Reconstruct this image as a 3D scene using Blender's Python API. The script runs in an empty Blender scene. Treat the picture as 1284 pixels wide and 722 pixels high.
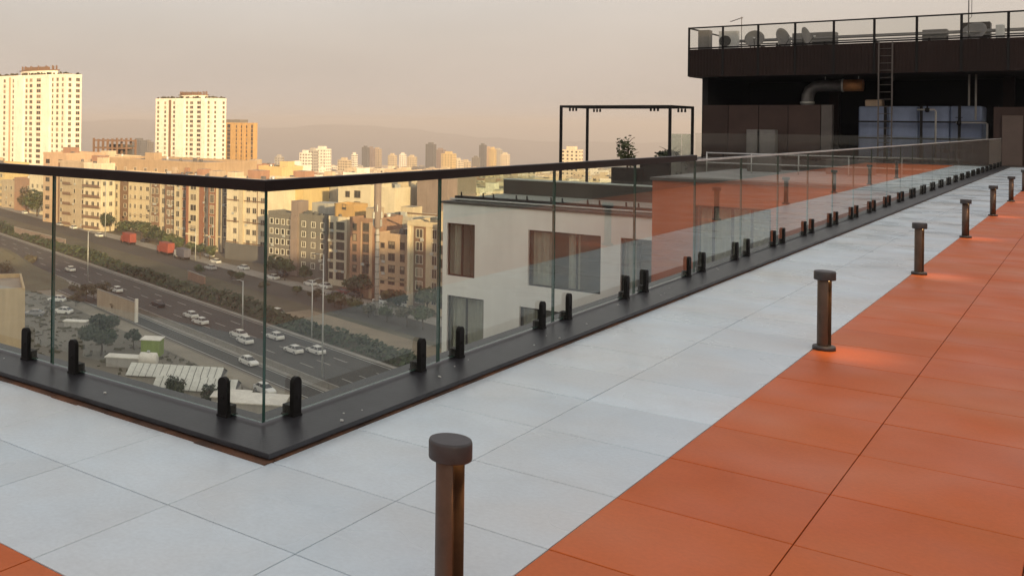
import bpy, math, random
from mathutils import Vector, Matrix

# ------------------------------------------------------------------ scene, camera, light
sc = bpy.context.scene
col = sc.collection
random.seed(7)
F, CX, YH, ROLL, CAMZ, TH = 1212.9, 321.7, 152.7, 0.0115, 1.41, 0.7173   # calibrated on a 1284x722 frame
CT, ST = math.cos(TH), math.sin(TH)
cam = bpy.data.cameras.new('camera')
cam.sensor_fit = 'HORIZONTAL'; cam.sensor_width = 36.0
cam.lens = F / 1284 * 36
cam.shift_x = (642 - CX) / 1284
cam.shift_y = -(361 - YH) / 1284
cam.clip_start = 0.05; cam.clip_end = 40000
camo = bpy.data.objects.new('camera', cam); col.objects.link(camo)
camo.matrix_world = Matrix.Translation((0, 0, CAMZ)) @ Matrix.Rotation(TH, 4, 'Z') @ Matrix.Rotation(math.pi/2, 4, 'X') @ Matrix.Rotation(ROLL, 4, 'Z')
sc.camera = camo

SUN_EL = math.radians(11.0)
sx, sy = 0.77, -0.64
sn = math.hypot(sx, sy); sx /= sn; sy /= sn
SUN_DIR = Vector((sx*math.cos(SUN_EL), sy*math.cos(SUN_EL), math.sin(SUN_EL)))
w = bpy.data.worlds.new('World'); sc.world = w; w.use_nodes = True
wn = w.node_tree; bg = wn.nodes['Background']
sky = wn.nodes.new('ShaderNodeTexSky'); sky.sky_type = 'NISHITA'; sky.sun_disc = False
sky.sun_elevation = SUN_EL; sky.sun_rotation = math.atan2(sx, sy)
sky.air_density = 1.0; sky.dust_density = 10.0; sky.ozone_density = 2.8; sky.altitude = 0
smix = wn.nodes.new('ShaderNodeMix'); smix.data_type = 'RGBA'
smix.inputs[0].default_value = 0.5
smix.inputs[7].default_value = (4.75, 4.07, 3.52, 1)      # even veil of dusty city air over the whole dome
stc = wn.nodes.new('ShaderNodeTexCoord'); smp = wn.nodes.new('ShaderNodeMapping'); smp.inputs['Scale'].default_value = (1.4, 1.4, 5.0)
sno = wn.nodes.new('ShaderNodeTexNoise'); sno.inputs['Scale'].default_value = 1.6; sno.inputs['Detail'].default_value = 5; sno.inputs['Roughness'].default_value = 0.5
srg = wn.nodes.new('ShaderNodeMapRange'); srg.inputs[1].default_value = 0.3; srg.inputs[2].default_value = 0.7; srg.inputs[3].default_value = 0.93; srg.inputs[4].default_value = 1.07
svm = wn.nodes.new('ShaderNodeVectorMath'); svm.operation = 'SCALE'; svm.inputs[0].default_value = smix.inputs[7].default_value[:3]
wn.links.new(stc.outputs['Generated'], smp.inputs[0]); wn.links.new(smp.outputs[0], sno.inputs['Vector']); wn.links.new(sno.outputs['Fac'], srg.inputs[0])
wn.links.new(srg.outputs[0], svm.inputs['Scale']); wn.links.new(svm.outputs[0], smix.inputs[7])
wn.links.new(sky.outputs[0], smix.inputs[6]); wn.links.new(smix.outputs[2], bg.inputs[0])
bg.inputs[1].default_value = 0.15
sun = bpy.data.lights.new('sun', 'SUN'); sun.energy = 4.3; sun.angle = math.radians(0.6); sun.color = (1.0, 0.68, 0.33)
suno = bpy.data.objects.new('sun', sun); col.objects.link(suno)
suno.rotation_euler = SUN_DIR.to_track_quat('Z', 'Y').to_euler(); suno.location = (30, -20, 60)
sc.view_settings.view_transform = 'Standard'; sc.view_settings.look = 'None'
sc.view_settings.exposure = 0.78; sc.view_settings.gamma = 1.0
sc.cycles.max_bounces = 10; sc.cycles.transparent_max_bounces = 40
sc.cycles.caustics_reflective = False; sc.cycles.caustics_refractive = False
sc.cycles.use_denoising = True

# ------------------------------------------------------------------ helpers
def hor(x): return YH + ROLL*(x - CX)
def tt(x): return (x - CX)/F
def world(xc, D, z=0.0): return Vector((xc*CT - D*ST, D*CT + xc*ST, z))
def PZ(x, y, z):
    dx, dy = x-CX, y-YH; c, s = math.cos(ROLL), math.sin(ROLL)
    u = c*dx + s*dy; v = -s*dx + c*dy
    D = (CAMZ - z)*F/v
    return world(u/F*D, D, z)
def PD(x, D, z=0.0): return world(tt(x)*D, D, z)
def depth(p): return p[1]*CT - p[0]*ST
def Xat(x, Y): t = tt(x); return Y*(t*CT - ST)/(CT + t*ST)       # x column met on the plane of this Y
def Yat(x, X): t = tt(x); return X*(CT + t*ST)/(t*CT - ST)
def Zat(x, y, D): return CAMZ - D*(y - hor(x))/F

GZ = -40.3
def ground_z(p):
    return GZ - 0.043*max(0.0, depth(p) - 450)

class MB:
    def __init__(s): s.v = []; s.f = []; s.m = []; s.sm = []
    def quad(s, a, b, c, d, m=0):
        i = len(s.v); s.v += [tuple(a), tuple(b), tuple(c), tuple(d)]; s.f.append((i, i+1, i+2, i+3)); s.m.append(m); s.sm.append(False)
    def tri(s, a, b, c, m=0):
        i = len(s.v); s.v += [tuple(a), tuple(b), tuple(c)]; s.f.append((i, i+1, i+2)); s.m.append(m); s.sm.append(False)
    def box(s, x0, x1, y0, y1, z0, z1, m=0, mt=None):
        i = len(s.v)
        s.v += [(x0,y0,z0),(x1,y0,z0),(x1,y1,z0),(x0,y1,z0),(x0,y0,z1),(x1,y0,z1),(x1,y1,z1),(x0,y1,z1)]
        for k, q in enumerate([(0,3,2,1),(4,5,6,7),(0,1,5,4),(1,2,6,5),(2,3,7,6),(3,0,4,7)]):
            s.f.append(tuple(i+j for j in q)); s.m.append(mt if (mt is not None and k == 1) else m); s.sm.append(False)
    def prism(s, pts, z0, z1, m=0, mt=None):
        n = len(pts); i = len(s.v)
        s.v += [(p[0], p[1], z0) for p in pts] + [(p[0], p[1], z1) for p in pts]
        for k in range(n):
            s.f.append((i+k, i+(k+1) % n, i+n+(k+1) % n, i+n+k)); s.m.append(m); s.sm.append(False)
        s.f.append(tuple(i+n+k for k in range(n))); s.m.append(m if mt is None else mt); s.sm.append(False)
        s.f.append(tuple(i+n-1-k for k in range(n))); s.m.append(m); s.sm.append(False)
    def lathe(s, prof, cx=0, cy=0, n=20, m=0, smooth=True):
        i = len(s.v)
        for r, z in prof:
            for k in range(n):
                a = 2*math.pi*k/n; s.v.append((cx+r*math.cos(a), cy+r*math.sin(a), z))
        for j in range(len(prof)-1):
            for k in range(n):
                a = i+j*n+k; b = i+j*n+(k+1) % n
                s.f.append((a, b, b+n, a+n)); s.m.append(m); s.sm.append(smooth)
        for j, rev in ((0, True), (len(prof)-1, False)):
            q = [i+j*n+k for k in range(n)]
            if rev: q.reverse()
            s.f.append(tuple(q)); s.m.append(m); s.sm.append(False)
    def tube(s, pts, r, n=8, m=0):
        pts = [Vector(p) for p in pts]; i = len(s.v)
        for j, p in enumerate(pts):
            d = (pts[min(j+1, len(pts)-1)] - pts[max(j-1, 0)]).normalized()
            a = d.orthogonal().normalized(); b = d.cross(a)
            if j and a.dot(pa) < 0.2:
                a = (pa - d*pa.dot(d)).normalized(); b = d.cross(a)
            if j:
                a = (pa - d*pa.dot(d)).normalized(); b = d.cross(a)
            pa = a
            rr = r[j] if isinstance(r, (list, tuple)) else r
            for k in range(n):
                t = 2*math.pi*k/n; s.v.append(tuple(p + a*math.cos(t)*rr + b*math.sin(t)*rr))
        for j in range(len(pts)-1):
            for k in range(n):
                a = i+j*n+k; b = i+j*n+(k+1) % n
                s.f.append((a, b, b+n, a+n)); s.m.append(m); s.sm.append(True)
        s.f.append(tuple(i+n-1-k for k in range(n))); s.m.append(m); s.sm.append(False)
        s.f.append(tuple(i+(len(pts)-1)*n+k for k in range(n))); s.m.append(m); s.sm.append(False)
    def xform(s, M, start=0):
        for k in range(start, len(s.v)): s.v[k] = tuple(M @ Vector(s.v[k]))
    def mesh(s, name, mats):
        me = bpy.data.meshes.new(name); me.from_pydata(s.v, [], s.f)
        if not isinstance(mats, (list, tuple)): mats = [mats]
        for m in mats: me.materials.append(m)
        me.polygons.foreach_set('material_index', s.m); me.polygons.foreach_set('use_smooth', s.sm)
        me.update(); return me
    def build(s, name, mats, parent=None, loc=None, rz=0, bevel=0):
        return link(name, s.mesh(name, mats), parent, loc, rz, bevel)

def link(name, me, parent=None, loc=None, rz=0, bevel=0):
    o = bpy.data.objects.new(name, me); col.objects.link(o)
    if parent is not None: o.parent = parent
    if loc is not None: o.location = loc
    if rz: o.rotation_euler = (0, 0, rz)
    if bevel:
        b = o.modifiers.new('bevel', 'BEVEL'); b.width = bevel; b.segments = 2; b.limit_method = 'ANGLE'; b.angle_limit = math.radians(40)
    return o
def tag(o, label, cat, group=None, kind=None):
    o['label'] = label; o['category'] = cat
    if group: o['group'] = group
    if kind: o['kind'] = kind
    return o
def thing(name, label, cat, loc=(0, 0, 0), rz=0, group=None):
    o = bpy.data.objects.new(name, None); col.objects.link(o); o.empty_display_size = 0.2
    o.location = loc; o.rotation_euler = (0, 0, rz)
    return tag(o, label, cat, group)
def struct(o): o['kind'] = 'structure'; return o

# ------------------------------------------------------------------ materials
def mat(name, c, rough=0.6, metal=0.0, vary=0.12, scale=3.0, bump=0.0, bscale=40, spec=0.5, rand=0.0, coord='Object', c2=None, streak=0.0):
    m = bpy.data.materials.new(name); m.use_nodes = True
    nt = m.node_tree; b = nt.nodes['Principled BSDF']
    b.inputs['Roughness'].default_value = rough; b.inputs['Metallic'].default_value = metal
    b.inputs['Specular IOR Level'].default_value = spec
    tc = nt.nodes.new('ShaderNodeTexCoord')
    n = nt.nodes.new('ShaderNodeTexNoise'); n.inputs['Scale'].default_value = scale; n.inputs['Detail'].default_value = 6; n.inputs['Roughness'].default_value = 0.65
    nt.links.new(tc.outputs[coord], n.inputs['Vector'])
    r = nt.nodes.new('ShaderNodeMapRange'); r.inputs[1].default_value = 0.3; r.inputs[2].default_value = 0.7
    r.inputs[3].default_value = 1-vary; r.inputs[4].default_value = 1+vary
    nt.links.new(n.outputs['Fac'], r.inputs[0])
    last = r.outputs[0]
    if rand:
        oi = nt.nodes.new('ShaderNodeObjectInfo')
        r2 = nt.nodes.new('ShaderNodeMapRange'); r2.inputs[3].default_value = 1-rand; r2.inputs[4].default_value = 1+rand
        nt.links.new(oi.outputs['Random'], r2.inputs[0])
        mu = nt.nodes.new('ShaderNodeMath'); mu.operation = 'MULTIPLY'
        nt.links.new(last, mu.inputs[0]); nt.links.new(r2.outputs[0], mu.inputs[1]); last = mu.outputs[0]
    if streak:
        mp = nt.nodes.new('ShaderNodeMapping'); mp.inputs['Scale'].default_value = (1.5, 1.5, 0.12)
        nt.links.new(tc.outputs[coord], mp.inputs[0])
        n3 = nt.nodes.new('ShaderNodeTexNoise'); n3.inputs['Scale'].default_value = 1.2; n3.inputs['Detail'].default_value = 4
        nt.links.new(mp.outputs[0], n3.inputs['Vector'])
        r3 = nt.nodes.new('ShaderNodeMapRange'); r3.inputs[1].default_value = 0.35; r3.inputs[2].default_value = 0.65
        r3.inputs[3].default_value = 1-streak; r3.inputs[4].default_value = 1.0
        nt.links.new(n3.outputs['Fac'], r3.inputs[0])
        mu = nt.nodes.new('ShaderNodeMath'); mu.operation = 'MULTIPLY'
        nt.links.new(last, mu.inputs[0]); nt.links.new(r3.outputs[0], mu.inputs[1]); last = mu.outputs[0]
    mx = nt.nodes.new('ShaderNodeVectorMath'); mx.operation = 'SCALE'
    if c2 is None:
        mx.inputs[0].default_value = c[:3]
    else:
        cm = nt.nodes.new('ShaderNodeMix'); cm.data_type = 'RGBA'
        cm.inputs[6].default_value = (*c[:3], 1); cm.inputs[7].default_value = (*c2[:3], 1)
        n4 = nt.nodes.new('ShaderNodeTexNoise'); n4.inputs['Scale'].default_value = scale*0.37; n4.inputs['Detail'].default_value = 5
        nt.links.new(tc.outputs[coord], n4.inputs['Vector'])
        r4 = nt.nodes.new('ShaderNodeMapRange'); r4.inputs[1].default_value = 0.4; r4.inputs[2].default_value = 0.6
        nt.links.new(n4.outputs['Fac'], r4.inputs[0]); nt.links.new(r4.outputs[0], cm.inputs[0])
        nt.links.new(cm.outputs[2], mx.inputs[0])
    nt.links.new(last, mx.inputs['Scale'])
    nt.links.new(mx.outputs[0], b.inputs['Base Color'])
    if bump:
        n2 = nt.nodes.new('ShaderNodeTexNoise'); n2.inputs['Scale'].default_value = bscale; n2.inputs['Detail'].default_value = 4
        nt.links.new(tc.outputs[coord], n2.inputs['Vector'])
        bp = nt.nodes.new('ShaderNodeBump'); bp.inputs['Strength'].default_value = bump; bp.inputs['Distance'].default_value = 0.02
        nt.links.new(n2.outputs['Fac'], bp.inputs['Height']); nt.links.new(bp.outputs[0], b.inputs['Normal'])
    return m

def tile_mat(name, c, c_dirt, rough, spec):
    m = mat(name, c, rough, vary=0.07, scale=1.3, rand=0.06, coord='Generated' if False else 'Object', spec=spec)
    nt = m.node_tree; b = nt.nodes['Principled BSDF']
    geo = nt.nodes.new('ShaderNodeNewGeometry')
    # worn smudges that run over tile after tile, in world space
    n = nt.nodes.new('ShaderNodeTexNoise'); n.inputs['Scale'].default_value = 1.1; n.inputs['Detail'].default_value = 4; n.inputs['Roughness'].default_value = 0.5
    nt.links.new(geo.outputs['Position'], n.inputs['Vector'])
    r = nt.nodes.new('ShaderNodeMapRange'); r.inputs[1].default_value = 0.40; r.inputs[2].default_value = 0.68; r.inputs[4].default_value = 0.85
    nt.links.new(n.outputs['Fac'], r.inputs[0])
    mx = nt.nodes.new('ShaderNodeMix'); mx.data_type = 'RGBA'
    old = b.inputs['Base Color'].links[0].from_socket
    nt.links.new(old, mx.inputs[6]); mx.inputs[7].default_value = (*c_dirt, 1)
    nt.links.new(r.outputs[0], mx.inputs[0]); nt.links.new(mx.outputs[2], b.inputs['Base Color'])
    n2 = nt.nodes.new('ShaderNodeTexNoise'); n2.inputs['Scale'].default_value = 1.6; n2.inputs['Detail'].default_value = 2
    nt.links.new(geo.outputs['Position'], n2.inputs['Vector'])
    r2 = nt.nodes.new('ShaderNodeMapRange'); r2.inputs[1].default_value = 0.3; r2.inputs[2].default_value = 0.7
    r2.inputs[3].default_value = rough-0.09; r2.inputs[4].default_value = rough+0.13
    nt.links.new(n2.outputs['Fac'], r2.inputs[0]); nt.links.new(r2.outputs[0], b.inputs['Roughness'])
    gr = nt.nodes.new('ShaderNodeTexNoise'); gr.inputs['Scale'].default_value = 55; gr.inputs['Detail'].default_value = 3
    nt.links.new(geo.outputs['Position'], gr.inputs['Vector'])
    grr = nt.nodes.new('ShaderNodeMapRange'); grr.inputs[1].default_value = 0.3; grr.inputs[2].default_value = 0.7; grr.inputs[3].default_value = 0.955; grr.inputs[4].default_value = 1.045
    nt.links.new(gr.outputs['Fac'], grr.inputs[0])
    stn = nt.nodes.new('ShaderNodeTexNoise'); stn.inputs['Scale'].default_value = 3.1; stn.inputs['Detail'].default_value = 8; stn.inputs['Roughness'].default_value = 0.7; stn.inputs['Distortion'].default_value = 0.6
    nt.links.new(geo.outputs['Position'], stn.inputs['Vector'])
    str_ = nt.nodes.new('ShaderNodeMapRange'); str_.inputs[1].default_value = 0.46; str_.inputs[2].default_value = 0.80; str_.inputs[3].default_value = 1.0; str_.inputs[4].default_value = 0.90
    nt.links.new(stn.outputs['Fac'], str_.inputs[0])
    mm = nt.nodes.new('ShaderNodeMath'); mm.operation = 'MULTIPLY'; nt.links.new(grr.outputs[0], mm.inputs[0]); nt.links.new(str_.outputs[0], mm.inputs[1])
    sc_ = nt.nodes.new('ShaderNodeVectorMath'); sc_.operation = 'SCALE'
    nt.links.new(mx.outputs[2], sc_.inputs[0]); nt.links.new(mm.outputs[0], sc_.inputs['Scale']); nt.links.new(sc_.outputs[0], b.inputs['Base Color'])
    n3 = nt.nodes.new('ShaderNodeTexNoise'); n3.inputs['Scale'].default_value = 5; n3.inputs['Detail'].default_value = 5
    nt.links.new(geo.outputs['Position'], n3.inputs['Vector'])
    bp = nt.nodes.new('ShaderNodeBump'); bp.inputs['Strength'].default_value = 0.015; bp.inputs['Distance'].default_value = 0.01
    nt.links.new(gr.outputs['Fac'], bp.inputs['Height']); nt.links.new(bp.outputs[0], b.inputs['Normal'])
    return m

def glass_mat(name, tint, gain=1.75, rough=0.0, film=0.07):
    # a thin sheet: tinted see-through plus a mirror share by angle, applied once per crossing (front faces only)
    m = bpy.data.materials.new(name); m.use_nodes = True; nt = m.node_tree; nt.nodes.clear()
    out = nt.nodes.new('ShaderNodeOutputMaterial')
    tr = nt.nodes.new('ShaderNodeBsdfTransparent'); tr.inputs[0].default_value = (*tint, 1)
    tr2 = nt.nodes.new('ShaderNodeBsdfTransparent')
    gl = nt.nodes.new('ShaderNodeBsdfGlossy'); gl.inputs['Roughness'].default_value = rough
    gl.inputs[0].default_value = (0.95, 1, 0.98, 1)
    fr = nt.nodes.new('ShaderNodeFresnel'); fr.inputs[0].default_value = 1.40
    mu = nt.nodes.new('ShaderNodeMath'); mu.operation = 'MULTIPLY'; mu.inputs[1].default_value = gain; mu.use_clamp = True
    nt.links.new(fr.outputs[0], mu.inputs[0])
    a = nt.nodes.new('ShaderNodeMixShader'); nt.links.new(mu.outputs[0], a.inputs[0]); nt.links.new(tr.outputs[0], a.inputs[1]); nt.links.new(gl.outputs[0], a.inputs[2])
    # dust film
    df = nt.nodes.new('ShaderNodeBsdfDiffuse'); df.inputs[0].default_value = (0.55, 0.55, 0.5, 1)
    n = nt.nodes.new('ShaderNodeTexNoise'); n.inputs['Scale'].default_value = 1.7; n.inputs['Detail'].default_value = 6
    g = nt.nodes.new('ShaderNodeNewGeometry'); nt.links.new(g.outputs['Position'], n.inputs['Vector'])
    r = nt.nodes.new('ShaderNodeMapRange'); r.inputs[1].default_value = 0.3; r.inputs[2].default_value = 0.75; r.inputs[3].default_value = film*0.4; r.inputs[4].default_value = film*1.3
    nt.links.new(n.outputs['Fac'], r.inputs[0])
    b2 = nt.nodes.new('ShaderNodeMixShader'); nt.links.new(r.outputs[0], b2.inputs[0]); nt.links.new(a.outputs[0], b2.inputs[1]); nt.links.new(df.outputs[0], b2.inputs[2])
    c = nt.nodes.new('ShaderNodeMixShader'); nt.links.new(g.outputs['Backfacing'], c.inputs[0]); nt.links.new(b2.outputs[0], c.inputs[1]); nt.links.new(tr2.outputs[0], c.inputs[2])
    nt.links.new(c.outputs[0], out.inputs[0])
    return m

M = {}
M['white_tile'] = tile_mat('white_tile', (0.56, 0.66, 0.725), (0.55, 0.575, 0.575), 0.29, 0.5)
M['orange_tile'] = tile_mat('orange_tile', (0.53, 0.112, 0.022), (0.53, 0.142, 0.040), 0.46, 0.23)
M['grout'] = mat('grout', (0.06, 0.05, 0.045), 0.9)
M['curb'] = mat('curb', (0.026, 0.026, 0.030), 0.4, vary=0.3, scale=6, spec=0.35, bump=0.05, bscale=60)
M['curb_base'] = mat('curb_base', (0.065, 0.035, 0.022), 0.85, vary=0.5, scale=9, c2=(0.12, 0.05, 0.022))
M['black_metal'] = mat('black_metal', (0.008, 0.0075, 0.0075), 0.55, vary=0.2, scale=20, spec=0.2)
M['rail_metal'] = mat('rail_metal', (0.009, 0.006, 0.006), 0.45, vary=0.2, scale=8, spec=0.25)
M['bronze'] = mat('bronze', (0.085, 0.052, 0.034), 0.48, metal=0.15, vary=0.25, scale=14, bump=0.06, bscale=300)
M['bronze_cap'] = mat('bronze_cap', (0.045, 0.043, 0.045), 0.5, vary=0.2, scale=20, bump=0.06, bscale=300)
M['glass'] = glass_mat('glass', (0.89, 0.95, 0.90), 1.5)
M['clear_glass'] = glass_mat('clear_glass', (0.84, 0.85, 0.83), 1.2, 0.0, 0.02)
M['frosted'] = glass_mat('frosted', (0.62, 0.70, 0.62), 1.2, 0.1, 0.45)
M['glass_edge'] = mat('glass_edge', (0.025, 0.07, 0.055), 0.15, vary=0.3, scale=4)
M['dark_glass'] = mat('dark_glass', (0.03, 0.032, 0.035), 0.12, vary=0.4, scale=0.7, spec=0.8)
M['white_wall'] = mat('white_wall', (0.86, 0.88, 0.85), 0.8, vary=0.05, scale=0.6, streak=0.08, bump=0.1, bscale=20)
M['orange_wall'] = mat('orange_wall', (0.42, 0.10, 0.035), 0.7, vary=0.12, scale=0.8, streak=0.12)
M['roof_grey'] = mat('roof_grey', (0.30, 0.30, 0.29), 0.85, vary=0.25, scale=0.6)
M['coping'] = mat('coping', (0.07, 0.06, 0.055), 0.5, vary=0.2, scale=2)
M['dark_panel'] = mat('dark_panel', (0.017, 0.0085, 0.0065), 0.55, spec=0.2, vary=0.25, scale=1.2, rand=0.15)
M['brown_panel'] = mat('brown_panel', (0.040, 0.024, 0.020), 0.55, spec=0.25, vary=0.2, scale=1.0, rand=0.15)
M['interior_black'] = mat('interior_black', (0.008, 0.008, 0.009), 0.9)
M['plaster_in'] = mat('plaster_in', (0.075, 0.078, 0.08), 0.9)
M['curtain'] = mat('curtain', (0.42, 0.40, 0.37), 0.9, vary=0.1, scale=5)
M['duct'] = mat('duct', (0.17, 0.17, 0.175), 0.4, metal=0.4, vary=0.2, scale=6)
M['tank_blue'] = mat('tank_blue', (0.21, 0.27, 0.42), 0.5, vary=0.18, scale=1.5, streak=0.2)
M['pipe_white'] = mat('pipe_white', (0.36, 0.35, 0.33), 0.5)
M['cream_lid'] = mat('cream_lid', (0.55, 0.42, 0.30), 0.6)
M['grey_box'] = mat('grey_box', (0.13, 0.125, 0.12), 0.6, vary=0.15, scale=3)
M['pale_metal'] = mat('pale_metal', (0.52, 0.53, 0.52), 0.45, metal=0.3, vary=0.15, scale=5)
M['bark'] = mat('bark', (0.09, 0.065, 0.045), 0.9, vary=0.3, scale=6)
def leaf(name, c, c2):
    m = mat(name, c, 0.65, vary=0.35, scale=1.2, c2=c2, coord='Object')
    b = m.node_tree.nodes['Principled BSDF']
    b.inputs['Subsurface Weight'].default_value = 0.0
    return m
M['leaf'] = leaf('leaf', (0.045, 0.070, 0.022), (0.07, 0.08, 0.03))
M['leaf_dark'] = leaf('leaf_dark', (0.025, 0.043, 0.016), (0.042, 0.053, 0.021))
M['leaf_dry'] = leaf('leaf_dry', (0.075, 0.07, 0.036), (0.095, 0.08, 0.045))
lm = bpy.data.materials.new('lamp_glow'); lm.use_nodes = True
lb = lm.node_tree.nodes['Principled BSDF']; lb.inputs['Base Color'].default_value = (1, 0.8, 0.5, 1)
lb.inputs['Emission Color'].default_value = (1.0, 0.62, 0.26, 1); lb.inputs['Emission Strength'].default_value = 3.0
M['lamp_glow'] = lm

# ------------------------------------------------------------------ ground and city setting
M['ground'] = mat('ground', (0.17, 0.14, 0.10), 0.95, vary=0.3, scale=0.02, c2=(0.11, 0.10, 0.06), coord='Object')
gb = MB()
xs = [-9000, -5000, -2500, -1200, -600, -300, -150, 0, 150, 300, 600, 1200, 2500, 5000, 9000]
ds = [-600, -200, 0, 200, 450, 700, 1100, 1800, 3000, 5000, 8000, 13000, 18000]
for i in range(len(xs)-1):
    for j in range(len(ds)-1):
        q = []
        for (a, b) in ((i, j), (i+1, j), (i+1, j+1), (i, j+1)):
            p = world(xs[a], ds[b]); p.z = ground_z(p); q.append(p)
        gb.quad(*q)
struct(gb.build('ground', M['ground']))

# road frame: s runs along the motorway, c is the distance across it
RX, RD = -0.53, 0.848
def road(s, c, z=0.0): return world(RX*s + RD*c, RD*s - RX*c, GZ + z)
ROAD_ANG = math.atan2(*(lambda v: (v.y, v.x))(road(1, 0) - road(0, 0)))
def strip(name, c0, c1, z, m, s0=-260, s1=470, kind=True, n=24):
    b = MB()
    for k in range(n):
        a0 = s0+(s1-s0)*k/n; a1 = s0+(s1-s0)*(k+1)/n
        b.quad(road(a1, c0, z), road(a0, c0, z), road(a0, c1, z), road(a1, c1, z))
    o = b.build(name, m)
    if kind: struct(o)
    return o
M['asphalt'] = mat('asphalt', (0.052, 0.048, 0.046), 0.9, vary=0.2, scale=0.06, c2=(0.062, 0.058, 0.052))
M['asphalt_old'] = mat('asphalt_old', (0.075, 0.068, 0.06), 0.9, vary=0.2, scale=0.08, c2=(0.06, 0.056, 0.05))
M['paint'] = mat('paint', (0.5, 0.48, 0.44), 0.8)
M['verge'] = mat('verge', (0.085, 0.08, 0.05), 0.95, vary=0.3, scale=0.12, c2=(0.115, 0.10, 0.068))
M['dirt'] = mat('dirt', (0.30, 0.235, 0.165), 0.95, vary=0.25, scale=0.1, c2=(0.22, 0.175, 0.12))
M['concrete'] = mat('concrete', (0.30, 0.28, 0.25), 0.9, vary=0.2, scale=0.3)
M['lot'] = mat('lot', (0.19, 0.165, 0.13), 0.95, vary=0.25, scale=0.05, c2=(0.14, 0.125, 0.095))
M['lot_pale'] = mat('lot_pale', (0.25, 0.22, 0.17), 0.95, vary=0.2, scale=0.1)
strip('verge_ground', 108, 127, 0.02, M['verge'])
strip('lot_ground', 20, 84.2, 0.02, M['lot'])
strip('slip_road', 84.2, 88.8, 0.06, M['asphalt'])
strip('motorway', 91.6, 107, 0.06, M['asphalt'])
strip('median', 88.8, 91.6, 0.12, M['concrete'])
strip('motorway_kerb', 107, 108.2, 0.14, M['concrete'])
strip('dirt_path', 116.5, 124.5, 0.06, M['dirt'], -260, 176)
strip('side_road', 127, 137.5, 0.06, M['asphalt_old'])
strip('pavement', 137.5, 143, 0.18, M['concrete'])
strip('lot_path', 79.5, 83.4, 0.1, M['lot_pale'])
# lane paint: solid edge lines and dashes
pb = MB()
for c in (92.1, 106.5, 84.6, 88.4):
    pb.quad(road(470, c-0.09, 0.066), road(-260, c-0.09, 0.066), road(-260, c+0.09, 0.066), road(470, c+0.09, 0.066))
for c in (95.7, 99.3, 102.9):
    for k in range(60):
        s = -250+k*12
        pb.quad(road(s+4, c-0.08, 0.066), road(s, c-0.08, 0.066), road(s, c+0.08, 0.066), road(s+4, c+0.08, 0.066))
struct(pb.build('road_marking', M['paint']))
# concrete barrier in the median, one block after another
bt = thing('median_barrier', 'low pale concrete barrier along the middle of the motorway', 'barrier', road(0, 90.2, 0.12), ROAD_ANG)
bm = MB(); bm.prism([(-1.9, -0.3), (1.9, -0.3), (1.9, 0.3), (-1.9, 0.3)], 0, 0.25); bm.prism([(-1.9, -0.13), (1.9, -0.13), (1.9, 0.13), (-1.9, 0.13)], 0.25, 0.9)
bme = bm.mesh('barrier_block', M['concrete'])
for k in range(70): link('barrier_block', bme, bt, (-60+k*4.0, 0, 0))

# ------------------------------------------------------------------ terrace
T = 0.6; GX, GY = -2.5735, 2.4775
YEND = GY + T*73.5
XR = 1.9                                     # dark facade on the right of the terrace
GLX, GLY = -2.855, 3.333                     # glass planes
tf = MB()
tf.prism([(-16, -9), (XR, -9), (XR, YEND), (-3.08, YEND), (-3.08, GY+T), (-16, GY+T)], -0.35, -0.014)
deck = struct(tf.build('terrace_floor', M['grout']))
tb = MB(); g = 0.0022
def tile_mesh(name, m):
    b = MB(); h = T/2-0.0020; k_ = T/2-0.0030; e = 0.002
    top = [(-h+e, -k_+e, 0), (h-e, -k_+e, 0), (h-e, k_-e, 0), (-h+e, k_-e, 0)]
    mid = [(-h, -k_, -e*0.8), (h, -k_, -e*0.8), (h, k_, -e*0.8), (-h, k_, -e*0.8)]
    low = [(-h, -k_, -0.02), (h, -k_, -0.02), (h, k_, -0.02), (-h, k_, -0.02)]
    b.quad(*top)
    for k in range(4):
        n = (k+1) % 4
        b.quad(mid[k], mid[n], top[n], top[k]); b.quad(low[k], low[n], mid[n], mid[k])
    return b.mesh(name, m)
wt, ot = tile_mesh('white_tile', M['white_tile']), tile_mesh('orange_tile', M['orange_tile'])
spots = []
for j in range(-19, 74):
    for i in range(-22, 7):
        x, y = GX+T*(i+0.5), GY+T*(j+0.5)
        if j >= 1 and i < 0: continue
        if x > XR-0.2 or (j == 73 and False): continue
        white = (0 <= i < 2 and j >= -1) or (-1 <= j < 1 and i < 2)
        D = depth((x, y)); u = x*CT+y*ST
        px = CX+u/max(D, .01)*F; py = YH+CAMZ/max(D, .01)*F
        vis = D > 0.8 and -60 < px < 1340 and py < 800
        spots.append((0 if vis else 1, D if vis else 900+abs(D), x, y, white))
spots.sort()
nw = no = 0
rest = {True: MB(), False: MB()}
for vis, D, x, y, white in spots:
    if vis == 0 and ((white and nw < 200) or (not white and no < 200)):
        o = link('white_tile' if white else 'orange_tile', wt if white else ot, deck, (x, y, random.uniform(-0.0004, 0.0004)))
        o.rotation_euler = (random.uniform(-.0012, .0012), random.uniform(-.0012, .0012), 0)
        if white: nw += 1
        else: no += 1
    else:
        b = rest[white]; h = T/2-g
        b.box(x-h, x+h, y-h, y+h, -0.02, 0)
for white in (True, False):
    o = rest[white].build('white_tiling' if white else 'orange_tiling', M['white_tile' if white else 'orange_tile'], deck); o['kind'] = 'stuff'

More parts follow.
